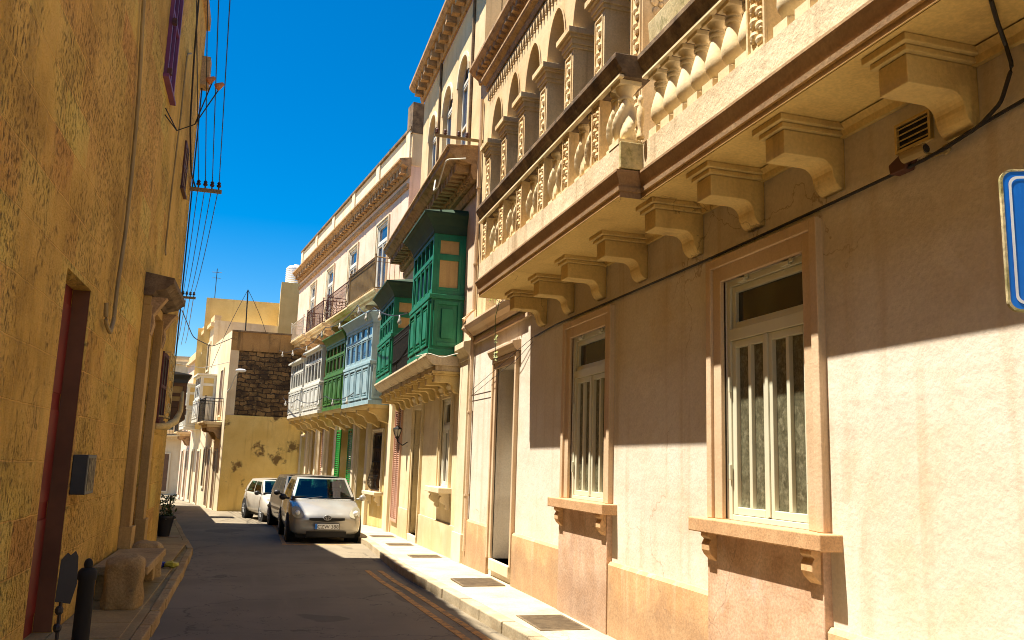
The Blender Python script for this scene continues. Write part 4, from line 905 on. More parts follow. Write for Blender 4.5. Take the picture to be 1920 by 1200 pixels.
# ==================================================================== house D: gable house closing the view
YD = 37.5
FD = Frame((-1.36, YD, 0), (1, .02), (.02, -1)); FS = Frame((-1.36, YD, 0), (-.17, .985), (-.985, -.17))
D = thing('gable_house', 'ochre house with a dark rubble patch on its blind wall at the bend', 'house', (-1.36, YD, -.5))
m = MB(FD); m.box(0, -6.2, -1, 3.4, 0, 3.40); m.build('blind_wall', M['dplaster'], D)
m = MB(FD); m.box(.0, -6.2, 3.402, 3.4, -.05, 6.12); m.build('rubble_wall', M['rubble'], D)
m = MB(FD); m.box(0, -6.2, 6.122, 3.4, .0, 6.9); m.build('parapet_band', stone('stained_parapet', (.42, .24, .08), (.32, .17, .05), (.06, .04, .02), .8, (.10, .06, .03), .6, 2, grain=.15), D)
m = MB(FD); m.box(-.02, -6.2, 6.902, 3.4, .04, 6.97); m.build('coping', M['dark'], D)
m = MB(FS); m.box(.0, -1.5, -1, 6.5, .02, 6.95); m.build('side_wall', M['dwhite'], D)
def sdoor(a, b, z0, z1, mat): 
    f = MB(FS); bars(f, a-.08, b+.08, z0, z1+.08, .021, .07, .09); d = f.build('doorway', M['pil'], D); MB(FS).box(a, .022, z0, b, .04, z1).build('door', M[mat], d)
sdoor(1.2, 2.0, -.6, 1.9, 'brdoor'); sdoor(3.2, 4.1, -.6, 2.0, 'brdoor'); sdoor(5.0, 5.8, .2, 2.0, 'glass')
sdoor(1.3, 2.1, 3.35, 5.4, 'brdoor'); sdoor(4.3, 5.1, 3.4, 5.3, 'glass')
iron_balcony(D, FS, .7, 2.8, 3.0, 4.1, .75, 'iron', step=.16, nb=2)
gallarija(D, FS, 3.7, 5.8, 3.2, 4.2, 5.3, .7, 'white', 3, 'glass', 'dupper', flat=True)
D2 = thing('roof_block', 'plain ochre upper storey set back on top of the gable house', 'house', (-2.9, 45.5, 6.9))
m = MB(); m.box(-3.05, 45.5, 3, 4.2, 55, 9.65); m.box(-3.5, 48, 3, -3.06, 55, 8.4); m.build('wall', M['dupper'], D2)
m = MB(); m.box(.55, 44.0, 6.9, 2.6, 45.49, 10.5); m.build('stair_head', M['dupper'], D2)
m = MB(); bars(m, -.95, .35, 7.1, 8.25, 45.40, 45.48, .09, [-.3]); f = m.build('window', M['pil'], D2); MB().box(-.9, 45.44, 7.15, .3, 45.46, 8.2).build('shutter', M['brdoor'], f)
m = MB(); m.box(-3.53, 46.5, 6.6, -3.05, 46.9, 8.2) if 0 else m.box(-3.058, 46.6, 6.4, -3.05, 47.0, 7.9); m.build('side_window', M['glass'], D2)
o = thing('water_tank', 'white ribbed water tank on the roof beside the peach house', 'water tank', (1.2, 44.7, 10.5))
m = MB(Frame((0, 0, 0), (1, 0), (0, 1))); prof = []
for k in range(9): prof += [(.50, .1*k), (.53, .1*k+.03), (.53, .1*k+.06), (.50, .1*k+.09)]
MB().lathe(prof+[(.42, .98), (.15, 1.04), (.14, 1.1)], (1.25, 44.7, 10.5), 18).build('drum', M['tank'], o, smooth='auto')
MB().box(.8, 44.3, 10.49, 1.7, 45.1, 10.505).build('stand', M['grey'], o)
o = tag(MB().tube([(-2.7, 46, 9.6), (-2.7, 46, 11.3)], .02, 5).tube([(-2.95, 46, 11.1), (-2.45, 46, 11.1)], .014, 4).tube([(-2.9, 46, 10.8), (-2.5, 46, 10.8)], .012, 4).build('roof_aerial', M['grey'], origin=(-2.7, 46, 9.6)), 'thin television aerial on the ochre roof block', 'aerial')
o = tag(MB().tube([(-.9, 40, 6.9), (-.95, 40, 9.2)], .03, 5).build('roof_mast', M['iron'], origin=(-.9, 40, 6.9)), 'bare mast on the gable house roof where drooping wires meet', 'mast')
for k, e in enumerate(((-2.2, 39.5, 5.5), (.1, 40.2, 7.0))):
    q = [(-.95+(e[0]+.95)*s-.12*(1 if k == 0 else -1)*math.sin(math.pi*s)*.6, 40+(e[1]-40)*s, 9.2+(e[2]-9.2)*s) for s in [i/8 for i in range(9)]]
    tag(MB().tube(q, .012, 5).build('mast_wire', M['cable'], origin=q[0]), ['black wire drooping left from the roof mast', 'black wire drooping right from the roof mast'][k], 'wire', 'wires from the roof mast')
o = thing('street_lamp', 'white street lamp on a curved arm fixed to the gable house corner', 'street lamp', (-1.4, YD-.02, 4.6))
MB().tube([(-1.36, YD-.05, 4.35), (-1.25, YD-.2, 4.5), (-1.1, YD-.5, 4.95), (-.98, YD-.7, 5.15)], .03, 6).build('arm', M['cablew'], o)
MB().ell((-.88, YD-.8, 5.2), (.22, .14, .07), 10, 6).build('lamp_head', M['tank'], o, smooth=True)
# ==================================================================== far houses round the bend
def far_house(label, F, t0, t1, z1, mat, doors, gal=None, bal=None, roofl=None):
    h = thing('far_house', label, 'house', tuple(F((t0+t1)/2, 0, -.7)), 'houses round the far bend')
    m = MB(F); m.box(t0, -5, -1.2, t1, 0, z1); m.build('wall', M[mat], h)
    m = MB(F); m.box(t0, 0, z1-.3, t1, .16, z1-.12); m.box(t0, -.3, z1, t1, .02, z1+.25); m.build('cornice', M['btop'], h)
    for a, z0, b, zt, mt in doors:
        f = MB(F); bars(f, a-.1, b+.1, z0, zt+.1, .001, .06, .1); d = f.build('doorway', M['pil'], h); MB(F).box(a, .002, z0, b, .03, zt).build('door', M[mt], d)
    if gal: gallarija(h, F, gal[0], gal[1], 3.0, 4.0, 5.2, .75, gal[2], 4, 'glass', 'dupper', flat=True)
    if bal: iron_balcony(h, F, bal[0], bal[1], 2.8, 3.8, .7, 'iron', step=.18, nb=2)
    return h
far_house('cream house beyond the gable house with a cream timber balcony', FS, 6.6, 12.0, 8.3, 'dwhite', [(7.4, -.7, 8.4, 1.9, 'brdoor'), (10.2, -.7, 11.0, 1.9, 'glass'), (7.2, 5.8, 8.0, 7.2, 'glass'), (10.4, 5.6, 11.2, 7.0, 'glass')], (8.8, 11.0, 'white'), None)
far_house('narrow lower cream house second round the bend', FS, 12.02, 17.5, 7.2, 'cwall', [(13.0, -.7, 13.9, 1.9, 'brdoor'), (15.4, -.7, 16.3, 1.9, 'brdoor'), (13.2, 3.2, 14.0, 5.0, 'glass'), (15.6, 3.2, 16.4, 5.0, 'glass')], None, (12.8, 14.4))
FE = Frame((-9, 62, 0), (1, -.15), (-.15, -1))
far_house('tall tan house closing the far end of the lane', FE, -2, 6.5, 8.0, 'dwhite', [(2.6, -.8, 3.5, 1.7, 'brdoor'), (4.4, -.8, 5.2, 1.7, 'brdoor'), (2.8, 3.2, 3.6, 5.2, 'glass'), (4.4, 3.2, 5.2, 5.2, 'glass')], None, (2.4, 5.4))
# ==================================================================== left side: golden stone house in shade
FL = Frame((-1.65, 0, 0), (0, 1), (1, 0))
L = thing('stone_house', 'tall weathered golden stone house filling the left side in shade', 'house', (-1.65, 8, 0))
lops = [(7.82, 8.9, .12, 3.27, .5), (12.75, 13.95, .12, 3.75, .12), (12.15, 13.0, 7.0, 8.9, .22), (15.45, 16.2, 2.35, 3.4, .2), (15.6, 16.1, 6.45, 7.2, .2)]
LH = 10.55
m = MB(FL); shell(m, -9, 17.4, -.3, LH, lops, back=7); m.build('wall', M['lwall'], L)
m = MB(FL); m.box(7.7, 0, -.2, 7.8, .0, 0) if 0 else None
# stone lining of the doorway and its deep red door
d = MB(FL).box(7.82, -.5, .0, 8.9, .0, .121).build('doorway', M['lpave'], L)
m = MB(FL); m.box(7.82, -.22, .122, 8.9, -.16, 3.27)
for k in range(2):
    for j in range(3): m.box(7.90+.52*k, -.16, .3+.98*j, 8.34+.52*k, -.145, 1.13+.98*j)
m.build('door', M['reddoor'], d, bevel=.005)
m = MB(FL); m.box(8.895, -.155, .125, 8.899, -.005, 3.265); m.build('jamb', paint('brown_jamb', (.20, .075, .028), .8, .3), d)
# second doorway with hood on scroll brackets
d2 = MB(FL); d2.box(12.47, 0, .12, 12.75, .12, 3.75); d2.box(13.95, 0, .12, 14.22, .12, 3.75); d2.box(12.47, 0, 3.75, 14.22, .10, 3.88)
d2.box(12.44, 0, .12, 12.78, .16, .78); d2.box(13.92, 0, .12, 14.25, .16, .78); d2 = d2.build('doorway', stone('shaded_door_stone', (.60, .37, .13), (.48, .28, .08), (.25, .13, .04), .5, grain=.1, bump=.3), L, bevel=.006)
MB(FL).box(12.75, -.12, .12, 13.95, -.05, 3.75).build('door', M['maroon'], d2)
m = MB(FL); m.extr([(0, 3.88), (.12, 3.88), (.15, 3.94), (.28, 3.98), (.34, 4.04), (.38, 4.06), (.38, 4.14), (0, 4.2)], 12.42, 14.3)
m.build('hood', M['dark'], d2, bevel=.006)
for a in (12.5, 13.98): MB(FL).extr([(0, 3.3), (.13, 3.35), (.16, 3.5), (.14, 3.62), (.22, 3.75), (.30, 3.87), (0, 3.87)], a, a+.2).build('bracket', M['brown'], d2, bevel=.006)
# windows
def lwin(a, b, z0, z1, mat, pm, dd=.10):
    f = MB(FL); bars(f, a-.05, b+.05, z0-.05, z1+.05, -.02, dd, .07, [(a+b)/2], [(z0+z1)/2]); f.box(a-.1, 0, z0-.10, b+.1, dd+.03, z0-.05)
    w = f.build('window', M[mat], L); MB(FL).box(a, .0, z0, b, .012, z1).build('pane', M[pm], w); return w
w1 = lwin(12.15, 13.0, 7.0, 8.9, 'purple', 'bglass', .05)
for z in (6.95, 7.7, 8.5): MB(FL).box(12.05, .05, z, 12.13, .11, z+.08).build('hinge', M['rust'], w1)
w2 = lwin(15.6, 16.1, 6.45, 7.2, 'rust', 'curtain', .03); w3 = lwin(15.45, 16.2, 2.35, 3.4, 'maroon', 'inter', .03)
m = MB(FL)
def scroll(m, c, r, turns=1.6, th=.012, sgn=1, ph=0):
    P = []
    for k in range(22): s = k/21; a = ph+sgn*turns*2*math.pi*s; q = r*(1-.85*s); P.append((c[0]+q*math.cos(a), c[1], c[2]+q*math.sin(a)))
    m.tube(P, th, 5)
for j, z in enumerate((2.5, 2.78, 3.06, 3.32)):
    for i, y in enumerate((15.6, 15.83, 16.06)): scroll(m, (y, .13, z), .10, 1.5, .008, 1 if (i+j) % 2 else -1, i)
for z in (2.36, 3.44): m.tube([(15.45, .02, z), (15.45, .13, z), (16.2, .13, z), (16.2, .02, z)], .014, 5)
for y in (15.45, 16.2): m.tube([(y, .13, 2.36), (y, .13, 3.44)], .010, 5)
m.build('window_grille', M['cground'], w3)
MB(FL).tube([(15.3, .0, 2.18), (15.6, .16, 2.2), (16.0, .25, 2.3), (16.35, .29, 2.5), (16.5, .28, 2.85)], [.05, .065, .06, .045, .03], 10).build('curved_bracket', M['cground'], w3, smooth=True)
# roofline: parapet blocks that tooth the shadow edge on the far pavement
m = MB(FL)
for k in range(40):
    a = -9+k*.66; m.box(a, -.3, LH+.002, a+.40, .02, LH+.18+random.uniform(-.03, .03))
m.build('parapet_block', M['lwall'], L); m = MB(FL); m.box(-9, -.35, LH-.25, 17.42, .07, LH); m.box(17.1, -.2, 9.0, 17.42, .16, 9.6); m.build('coping', M['brown'], L)
m = MB(FL)
# things on the wall
cable('wall_conduit', 'tan conduit pipe running down the golden wall with a hooked end', [(9.2, .04, 8.6), (9.72, .04, 6.75), (10.0, .05, 5.8), (10.18, .04, 5.0), (10.15, .05, 4.2), (10.0, .05, 3.5), (9.95, .06, 3.15), (9.75, .07, 2.98), (9.5, .06, 3.05), (9.45, .05, 3.25)], .022, 'pipe', 'cables run along the walls', 'pipe', 8, FL)
cable('wall_cable', 'thin brown cable looping down the golden wall past the purple window', [(14.9, .03, 8.6), (14.3, .03, 8.3), (14.2, .04, 7.2), (14.1, .03, 6.0), (14.05, .03, 4.9), (14.0, .05, 4.8)], .014, 'pipe', 'cables run along the walls', 'cable', 6, FL)
cable('wall_cable', 'black cable strung down the far end of the golden wall', [(12.4, .30, 9.8), (14.5, .12, 8.4), (15.6, .05, 7.6), (16.6, .05, 7.0), (17.2, .1, 6.9)], .016, 'cable', 'cables run along the walls', 'cable', 6, FL)
cable('wall_cable', 'long black cable hung close to the edge of the golden wall', [(17.3, .03, 9.2), (17.32, .03, 7.5), (17.33, .03, 5.5), (17.34, .03, 3.0)], .014, 'cable', 'cables run along the walls', 'cable', 6, FL)
o = thing('meter_box', 'dark metal meter box with a grey label on the golden wall', 'meter box', (-1.65, 9.15, 1.34))
MB(FL).box(8.95, 0, 1.34, 9.38, .135, 1.71).build('case', M['grey'], o, bevel=.008)
m = MB(FL); m.box(9.0, .135, 1.37, 9.34, .139, 1.68); m.build('front_label', stone('grimy_label', (.24, .19, .10), (.08, .06, .035), None, 0, (.36, .30, .16), .7, 16, (.5, .6), grain=.2, scale=12), o)
o = thing('bollard', 'black cast iron bollard with a ball finial at the bottom left', 'bollard', (-.885, 5.6, .11))
m = MB(); m.lathe([(.075, 0), (.075, .10), (.06, .12), (.05, .16), (.045, .90), (.052, .91), (.052, .95), (.035, .97)], (-.885, 5.6, .11), 18); m.build('post', M['iron'], o, smooth='auto'); MB().ell((-.885, 5.6, 1.10), (.025, .025, .035), 12, 8).build('finial', M['iron'], o, smooth=True)
o = thing('rusty_plate', 'jagged rusty iron plate on a thin chain-like rod beside the bollard', 'iron plate', (-1.26, 7.0, .11))
m = MB(Frame((-1.30, 7.0, 0), (.95, .3), (.3, -.95))); m.extd([(0, .68), (.10, .66), (.13, .8), (.12, .99), (.10, 1.03), (.07, 1.0), (.05, 1.02), (.01, .97)], 0, .012); m.build('plate', M['cable'], o)
m = MB(); m.tube([(-1.27, 7.0, .11), (-1.26, 7.0, .4), (-1.26, 7.0, .68)], .014, 6)
for z in (.2, .35, .5, .62): m.ell((-1.265, 7.0, z), (.03, .03, .035), 8, 5)
m.build('rod', M['cable'], o)
def rough_block(name, mat, par, x0, y0, z0, x1, y1, z1, amp, round_top=.0):
    bm = bmesh.new(); bmesh.ops.create_cube(bm, size=1); bmesh.ops.subdivide_edges(bm, edges=bm.edges, cuts=6, use_grid_fill=True)
    rn = random.Random(int(y0*100)); o0 = Vector(par['_w'])
    for v in bm.verts:
        n = v.co.copy(); t = v.co.z+.5
        v.co = Vector((x0+(n.x+.5)*(x1-x0), y0+(n.y+.5)*(y1-y0), z0+t*(z1-z0)))
        if round_top and t > .5: v.co.z -= round_top*(abs(n.x*2)**3+abs(n.y*2)**3)*(t-.5)*2
        cx, cy = (x0+x1)/2, (y0+y1)/2
        if abs(abs(n.x)-.5) < 1e-4 and abs(abs(n.y)-.5) < 1e-4: v.co.x += (cx-v.co.x)*.14; v.co.y += (cy-v.co.y)*.14
        v.co += Vector((rn.uniform(-amp, amp), rn.uniform(-amp, amp), rn.uniform(-amp, amp) if t > 0 else 0)); v.co -= o0
    me = bpy.data.meshes.new(name); bm.to_mesh(me); bm.free(); me.materials.append(mat); me.polygons.foreach_set('use_smooth', [True]*len(me.polygons))
    o = bpy.data.objects.new(name, me); C.objects.link(o); o.parent = par; o['_w'] = tuple(o0); sb = o.modifiers.new('s', 'SUBSURF'); sb.levels = sb.render_levels = 1; return o
o = thing('stone_bench', 'worn stone bench between two rounded boulders against the golden wall', 'bench', (-1.35, 11.4, .12))
rough_block('end_block', M['bench'], o, -1.44, 10.05, .10, -1.06, 10.42, .66, .026, .045); rough_block('end_block', M['bench'], o, -1.5, 12.6, .10, -1.12, 12.95, .58, .026, .06)
MB().box(-1.63, 10.56, .40, -1.06, 12.6, .50).build('seat', M['bench'], o, bevel=.015); m = MB(); MB().box(-1.60, 10.7, .12, -1.16, 10.95, .40).build('leg', M['bench'], o, bevel=.01); MB().box(-1.60, 12.2, .12, -1.16, 12.45, .40).build('leg', M['bench'], o, bevel=.01)
o = thing('crumpled_wrapper', 'crumpled blue and yellow wrapper lying on the left pavement', 'litter', (-1.15, 13.6, .12))
for nm, mt, q in (('blue_part', paint('blue_plastic', (.03, .04, .30), .4), (-1.22, 13.62)), ('yellow_part', paint('yellow_plastic', (.6, .5, .05), .4), (-1.05, 13.58))):
    m = MB()
    m.ell((q[0], q[1], .165), (.10, .07, .045), 10, 6); rn = random.Random(3)
    m.v = [v+Vector((rn.uniform(-.02, .02), rn.uniform(-.02, .02), rn.uniform(-.01, .02))) for v in m.v]; m.build(nm, mt, o)
# next houses on the left, following the bend
FL2 = Frame((-1.72, 17.42, 0), (-.098, 1), (1, .098))
L2 = thing('stone_house', 'golden house just past the near corner on the left, mostly hidden', 'house', tuple(FL2(6, 0, -.2)))
m = MB(FL2); shell(m, .0, 11.5, -.8, 9.0, [(3.0, 4.0, -.2, 2.2, .25), (8, 9, -.3, 2.1, .25)], back=7); m.build('wall', M['lwall2'], L2)
for a in (3.0, 8.0): MB(FL2).box(a, -.2, -.5, a+1, -.15, 2.2).build('door', M['brdoor'], L2)
L3 = thing('stone_house', 'low golden house on the left by the lit pavement with a dark roofed timber balcony', 'house', tuple(FL2(15, 0, -.5)))
m = MB(FL2); m.box(11.52, -7, -1, 26, 0, 4.4); m.build('wall', M['lwall2'], L3)
gallarija(L3, FL2, 14.6, 15.8, 2.95, 3.4, 4.2, .62, 'brdoor', 3, 'glass', 'curtain', roofmat='grey')
m = MB(FL2); m.extr([(0, 2.6), (.2, 2.65), (.6, 2.9), (.6, 2.94), (0, 2.94)], 14.55, 15.85); m.build('balcony_base', M['dark'], L3)
# potted plant at the corner
o = thing('planter', 'dark pot with a leafy green plant on the left pavement by the corner', 'potted plant', (-1.78, 20.6, gz(20.6)+.12))
MB().lathe([(.12, 0), (.15, .2), (.19, .40), (.21, .40), (.21, .45), (.18, .45), (.16, .42)], (-1.82, 20.6, gz(20.6)+.12), 16).build('pot', M['cable'], o, smooth='auto')
MB().box(-1.98, 20.35, gz(20.6)+.10, -1.5, 20.85, gz(20.6)+.125).build('base', M['brown'], o)
m = MB(); rn = random.Random(5)
for k in range(240):
    a = rn.uniform(0, 6.28); r_ = .17*math.sqrt(rn.random()); z = gz(20.6)+.48+rn.uniform(0, .5); p = Vector((-1.80+r_*math.cos(a), 20.6+r_*math.sin(a), z)); s = rn.uniform(.05, .09)
    d1 = Vector((rn.uniform(-1, 1), rn.uniform(-1, 1), rn.uniform(-.3, 1))).normalized(); d2 = d1.cross(Vector((rn.uniform(-1, 1), rn.uniform(-1, 1), 1))).normalized(); m.quad(p, p+d1*s*.6+d2*s*.3, p+d1*s*1.4, p+d1*s*.6-d2*s*.3)
m.build('foliage', M['leaf'], o)
m = MB(); m.tube([(-1.75, 20.6, gz(20.6)+.5), (-1.74, 20.6, gz(20.6)+1.0)], .02, 5); m.build('stem', M['brdoor'], o)
# overhead wires on wall brackets along the left side
def bracket(p, L_, label):
    o = thing('wire_bracket', label, 'wire bracket', p, 'wire crossarms on the left houses'); x, y, z = p
    MB().box(x-.05, y-.03, z-.10, x+L_, y+.03, z-.03).build('crossarm', M['brass'], o)
    for k in range(4):
        a = x+.12+(L_-.18)*k/3; MB().lathe([(.014, -.03), (.014, .02), (.04, .03), (.045, .06), (.025, .08), (.04, .10), (.02, .13)], (a, y, z), 10).build('insulator', M['rust'], o, smooth=True)
b1 = (-1.62, 17.2, 6.93); b2 = (-2.72, 28.2, 6.66)
bracket(b1, .56, 'timber crossarm with four dark insulators at the near corner'); bracket(b2, .50, 'timber crossarm with four dark insulators farther along the lane')
names = ['leftmost', 'second', 'third', 'rightmost']
for k in range(4):
    a = (b1[0]+.12+.127*k, 17.2, 7.0); b = (b2[0]+.12+.107*k, 28.2, 6.72); e = (-.95+.2*k, 1.5, 10.75)
    for P, w_, sg in (((a, e), 'overhead near the camera', .10), ((a, b), 'between the two crossarms', .25)):
        p, q = P; Q = [(p[0]+(q[0]-p[0])*s, p[1]+(q[1]-p[1])*s, p[2]+(q[2]-p[2])*s-sg*4*s*(1-s)) for s in [i/14 for i in range(15)]]
        tag(MB().tube(Q, .0085, 5).build('overhead_wire', M['cable'], origin=p), f'{names[k]} of four black wires {w_}', 'wire', 'overhead wires')
    q = (-4.5+.2*k, 46, 7.0+.1*k); tag(MB().tube([b, ((b[0]+q[0])/2, 37, 6.6), q], .012, 5).build('overhead_wire', M['cable'], origin=b), f'{names[k]} of four black wires beyond the second crossarm', 'wire', 'overhead wires')
cable('overhead_wire', 'pale wire crossing the lane to the gable house', [(-2.9, 30, 4.7), (-2.2, 34, 4.95), (-1.36, 37.4, 5.6)], .014, 'cablew', 'overhead wires', 'wire')
cable('overhead_wire', 'black wire sagging from the left roof to the gable house', [(-2.6, 28.3, 6.2), (-2.4, 31, 5.7), (-2.0, 35, 5.9), (-1.36, 37.4, 6.6)], .016, 'cable', 'overhead wires', 'wire')
for k, (p, dx) in enumerate((((-.98, 12, 6.95), -.6), ((-.86, 12.0, 6.88), -.6))):
    o = thing('hanging_lamp', ['small orange lamp on a curved wire, left of the pair', 'small orange lamp on a curved wire, right of the pair'][k], 'lamp', p, 'orange lamps among the wires')
    q = [(-1.64, 12.6, 6.55+.1*k), (-1.45, 12.5, 6.3), (-1.2, 12.3, 6.35), p]; MB().tube(q, .009, 5).build('cord', M['cable'], o)
    fr = Matrix.Rotation(.9, 3, 'Y'); m = MB(); m.lathe([(.02, .02), (.03, 0), (.055, -.08), (.05, -.10), (.01, -.11)], (0, 0, 0), 10); m.v = [fr @ v+Vector(p) for v in m.v]; m.build('shade', M['terra'], o, smooth=True)
# ==================================================================== parking sign at the right edge
o = thing('road_sign', 'blue metal sign with a white border at the right edge', 'sign', (2.66, 1.72, .12))
MB().tube([(2.72, 1.78, .1), (2.72, 1.78, 3.0)], .03, 12).build('post', M['grey'], o)
FSg = Frame((2.105, 1.975, 0), (.9, -.43), (-.43, -.9))
def rrect(a, b, z0, z1, r):
    P = []
    for (cx, cz, s) in ((b-r, z0+r, -90), (b-r, z1-r, 0), (a+r, z1-r, 90), (a+r, z0+r, 180)):
        P += [(cx+r*math.cos(R(s+k*15)), cz+r*math.sin(R(s+k*15))) for k in range(7)]
    return P
MB(FSg).extd(rrect(0, .60, 2.245, 2.675, .03), 0, .012).build('plate', M['signblue'], o)
m = MB(FSg); P, Q = rrect(.018, .582, 2.263, 2.657, .026), rrect(.026, .574, 2.271, 2.649, .022)
for k in range(len(P)): j = (k+1) % len(P); m.quad((P[k][0], .0135, P[k][1]), (P[j][0], .0135, P[j][1]), (Q[j][0], .0135, Q[j][1]), (Q[k][0], .0135, Q[k][1]))
m.build('border', M['signwhite'], o, recalc=False)
m = MB(FSg); P, Q = rrect(-.004, .604, 2.241, 2.679, .033), rrect(.003, .597, 2.248, 2.672, .03)
for k in range(len(P)): j = (k+1) % len(P); m.quad((P[k][0], .0132, P[k][1]), (P[j][0], .0132, P[j][1]), (Q[j][0], .0132, Q[j][1]), (Q[k][0], .0132, Q[k][1])); m.quad((P[k][0], -.002, P[k][1]), (P[j][0], -.002, P[j][1]), (P[j][0], .0132, P[j][1]), (P[k][0], .0132, P[k][1]))
m.build('rim', M['moss'], o, recalc=False)
# ==================================================================== parked cars
def car(label, paintm, loc, ang, Lc=3.75, Wc=1.69, Hc=1.52, plate=None, emblem=True):
    c0 = Vector(loc); ca, sa = math.cos(ang), math.sin(ang)
    def F(x, y, z): return c0+Vector((x*ca-y*sa, x*sa+y*ca, z))
    o = thing('parked_car', label, 'car', loc, 'cars parked along the right kerb'); w = Wc/2; k_ = Lc/3.75; h_ = Hc/1.52
    st = [(.0, .62, .30, .52, .56), (.03, .72, .22, .60, .64), (.14, .79, .19, .68, .73), (.35, .82, .18, .80, .84), (.65, .84, .20, .88, .92), (.95, w, .20, .94, .98), (1.5, w, .19, .97, 1.0), (2.2, w, .19, .98, 1.0), (2.9, w, .20, .99, 1.02), (3.4, w-.02, .24, .99, 1.02), (3.68, w-.10, .30, .95, .98), (3.75, w-.2, .36, .86, .88)]
    m = MB(F); n = 0; i0 = 0
    for (y, hw, zb, zs, zc) in st:
        zs *= h_; zc *= h_; mid = (zb+zs)/2
        half = [(0, zb), (hw*.86, zb), (hw*.97, zb+.06), (hw, mid-.05), (hw*.995, mid+.10), (hw*.955, zs-.05), (hw*.90, zs), (hw*.55, zc), (0, zc+.01)]
        row = half+[(-x, z) for x, z in half[-2:0:-1]]; n = len(row); m.pts([(x, y*k_-(.05*(1-(x/w)**2) if y < .2 else 0), z) for x, z in row])
    for j in range(len(st)-1):
        for k in range(n): m.face((j*n+k, j*n+(k+1) % n, (j+1)*n+(k+1) % n, (j+1)*n+k))
    m.face(range(n)); m.face(range((len(st)-1)*n, len(st)*n))
    b = m.build('body', M[paintm], o, smooth=True); sb = b.modifiers.new('s', 'SUBSURF'); sb.levels = sb.render_levels = 2
    zb0, zr = .95*h_, 1.45*h_; xb, xr = w*.90, w*.70
    yb0, yr0, yb1, yr1 = .84*k_, 1.52*k_, 3.62*k_, 3.25*k_
    def ws(u, v, o_=0): return (u*(xb+(xr-xb)*v)*1, yb0+(yr0-yb0)*v+.14*u*u*(1-.3*v)-o_*.6, zb0+(zr-zb0)*v+o_*.8+.02*math.sin(math.pi*v)*0)
    def rw(u, v, o_=0): return (u*(xb+(xr-xb)*v), yb1+(yr1-yb1)*v-.10*u*u+o_*.8, zb0+(zr-zb0)*v+o_*.5)
    def sd_(s, v, g, o_=0):
        a = ws(1, v)[1]; e = rw(1, v)[1]; return (g*(xb+(xr-xb)*v+.02*math.sin(math.pi*v)+o_), a+(e-a)*s, zb0+(zr-zb0)*v+.0)
    def rf(u, s): a = ws(u, 1)[1]; e = rw(u, 1)[1]; return (u*xr, a+(e-a)*s, zr+.055*(1-u*u)*math.sin(math.pi*(.18+.7*s))**.5)
    def grid(m, fn, nu, nv):
        P = [[fn(i/nu, j/nv) for i in range(nu+1)] for j in range(nv+1)]; i = m.pts([p for r_ in P for p in r_])
        for j in range(nv):
            for k in range(nu): q = i+j*(nu+1)+k; m.face((q, q+1, q+nu+2, q+nu+1))
    def holed(m, fn, us, vs, hole):
        P = [[fn(a, b) for a in us] for b in vs]; i = m.pts([p for r_ in P for p in r_]); n = len(us)
        for j in range(len(vs)-1):
            for k in range(n-1):
                if not hole((us[k]+us[k+1])/2, (vs[j]+vs[j+1])/2): q = i+j*n+k; m.face((q, q+1, q+n+1, q+n))
    lin = lambda a, b, n: [a+(b-a)*k/n for k in range(n+1)]
    m = MB(F); U = [-1]+lin(-.9, .9, 10)+[1]; V = [0, .05]+lin(.1, .85, 4)+[.93, 1]
    holed(m, ws, U, V, lambda u, v: abs(u) < .9 and .05 < v < .93); holed(m, rw, U, V, lambda u, v: abs(u) < .9 and .1 < v < .85); grid(m, lambda a, s: rf(2*a-1, s), 12, 8)
    SS = [0, .07]+lin(.12, .40, 3)+[.44, .48]+lin(.55, .82, 3)+[.87, 1]
    for g in (1, -1): holed(m, lambda s, v: sd_(s, v, g), SS, [0, .06]+lin(.2, .7, 2)+[.86, 1], lambda s, v: .06 < v < .86 and (.07 < s < .44 or .48 < s < .87))
    cb_ = m.build('cabin', M[paintm], o, smooth=True)
    m = MB(F); m.box(-xb+.03, yb0+.12, .80, xb-.03, yb1-.12, 1.015*h_); m.build('interior', M['inter'], o)
    for g in (1, -1):
        m = MB(F); m.box(g*.36-.22, 1.75*k_, .9, g*.36+.22, 1.90*k_, 1.20*h_); m.box(g*.36-.12, 1.78*k_, 1.2*h_, g*.36+.12, 1.88*k_, 1.36*h_); m.build('front_seat', M['seat'], o, bevel=.03)
    m = MB(F); m.box(-.6, 2.85*k_, .9, .6, 2.95*k_, 1.16*h_); m.build('rear_seat', M['seat'], o, bevel=.03)
    m = MB(F); m.tube([(.36+.17*math.cos(a), 1.38*k_+.06*math.sin(a), 1.04*h_+.13*math.sin(a)) for a in lin(0, 6.283, 16)], .016, 6); m.build('steering_wheel', M['cable'], o, smooth=True)
    m = MB(F); grid(m, lambda a, v: ws((2*a-1)*.915, .04+.90*v, .003), 12, 6); m.build('windscreen', M['cglass'], o, smooth=True)
    m = MB(F); grid(m, lambda a, v: rw((2*a-1)*.915, .09+.77*v, .003), 12, 6); m.build('rear_window', M['cglass'], o, smooth=True)
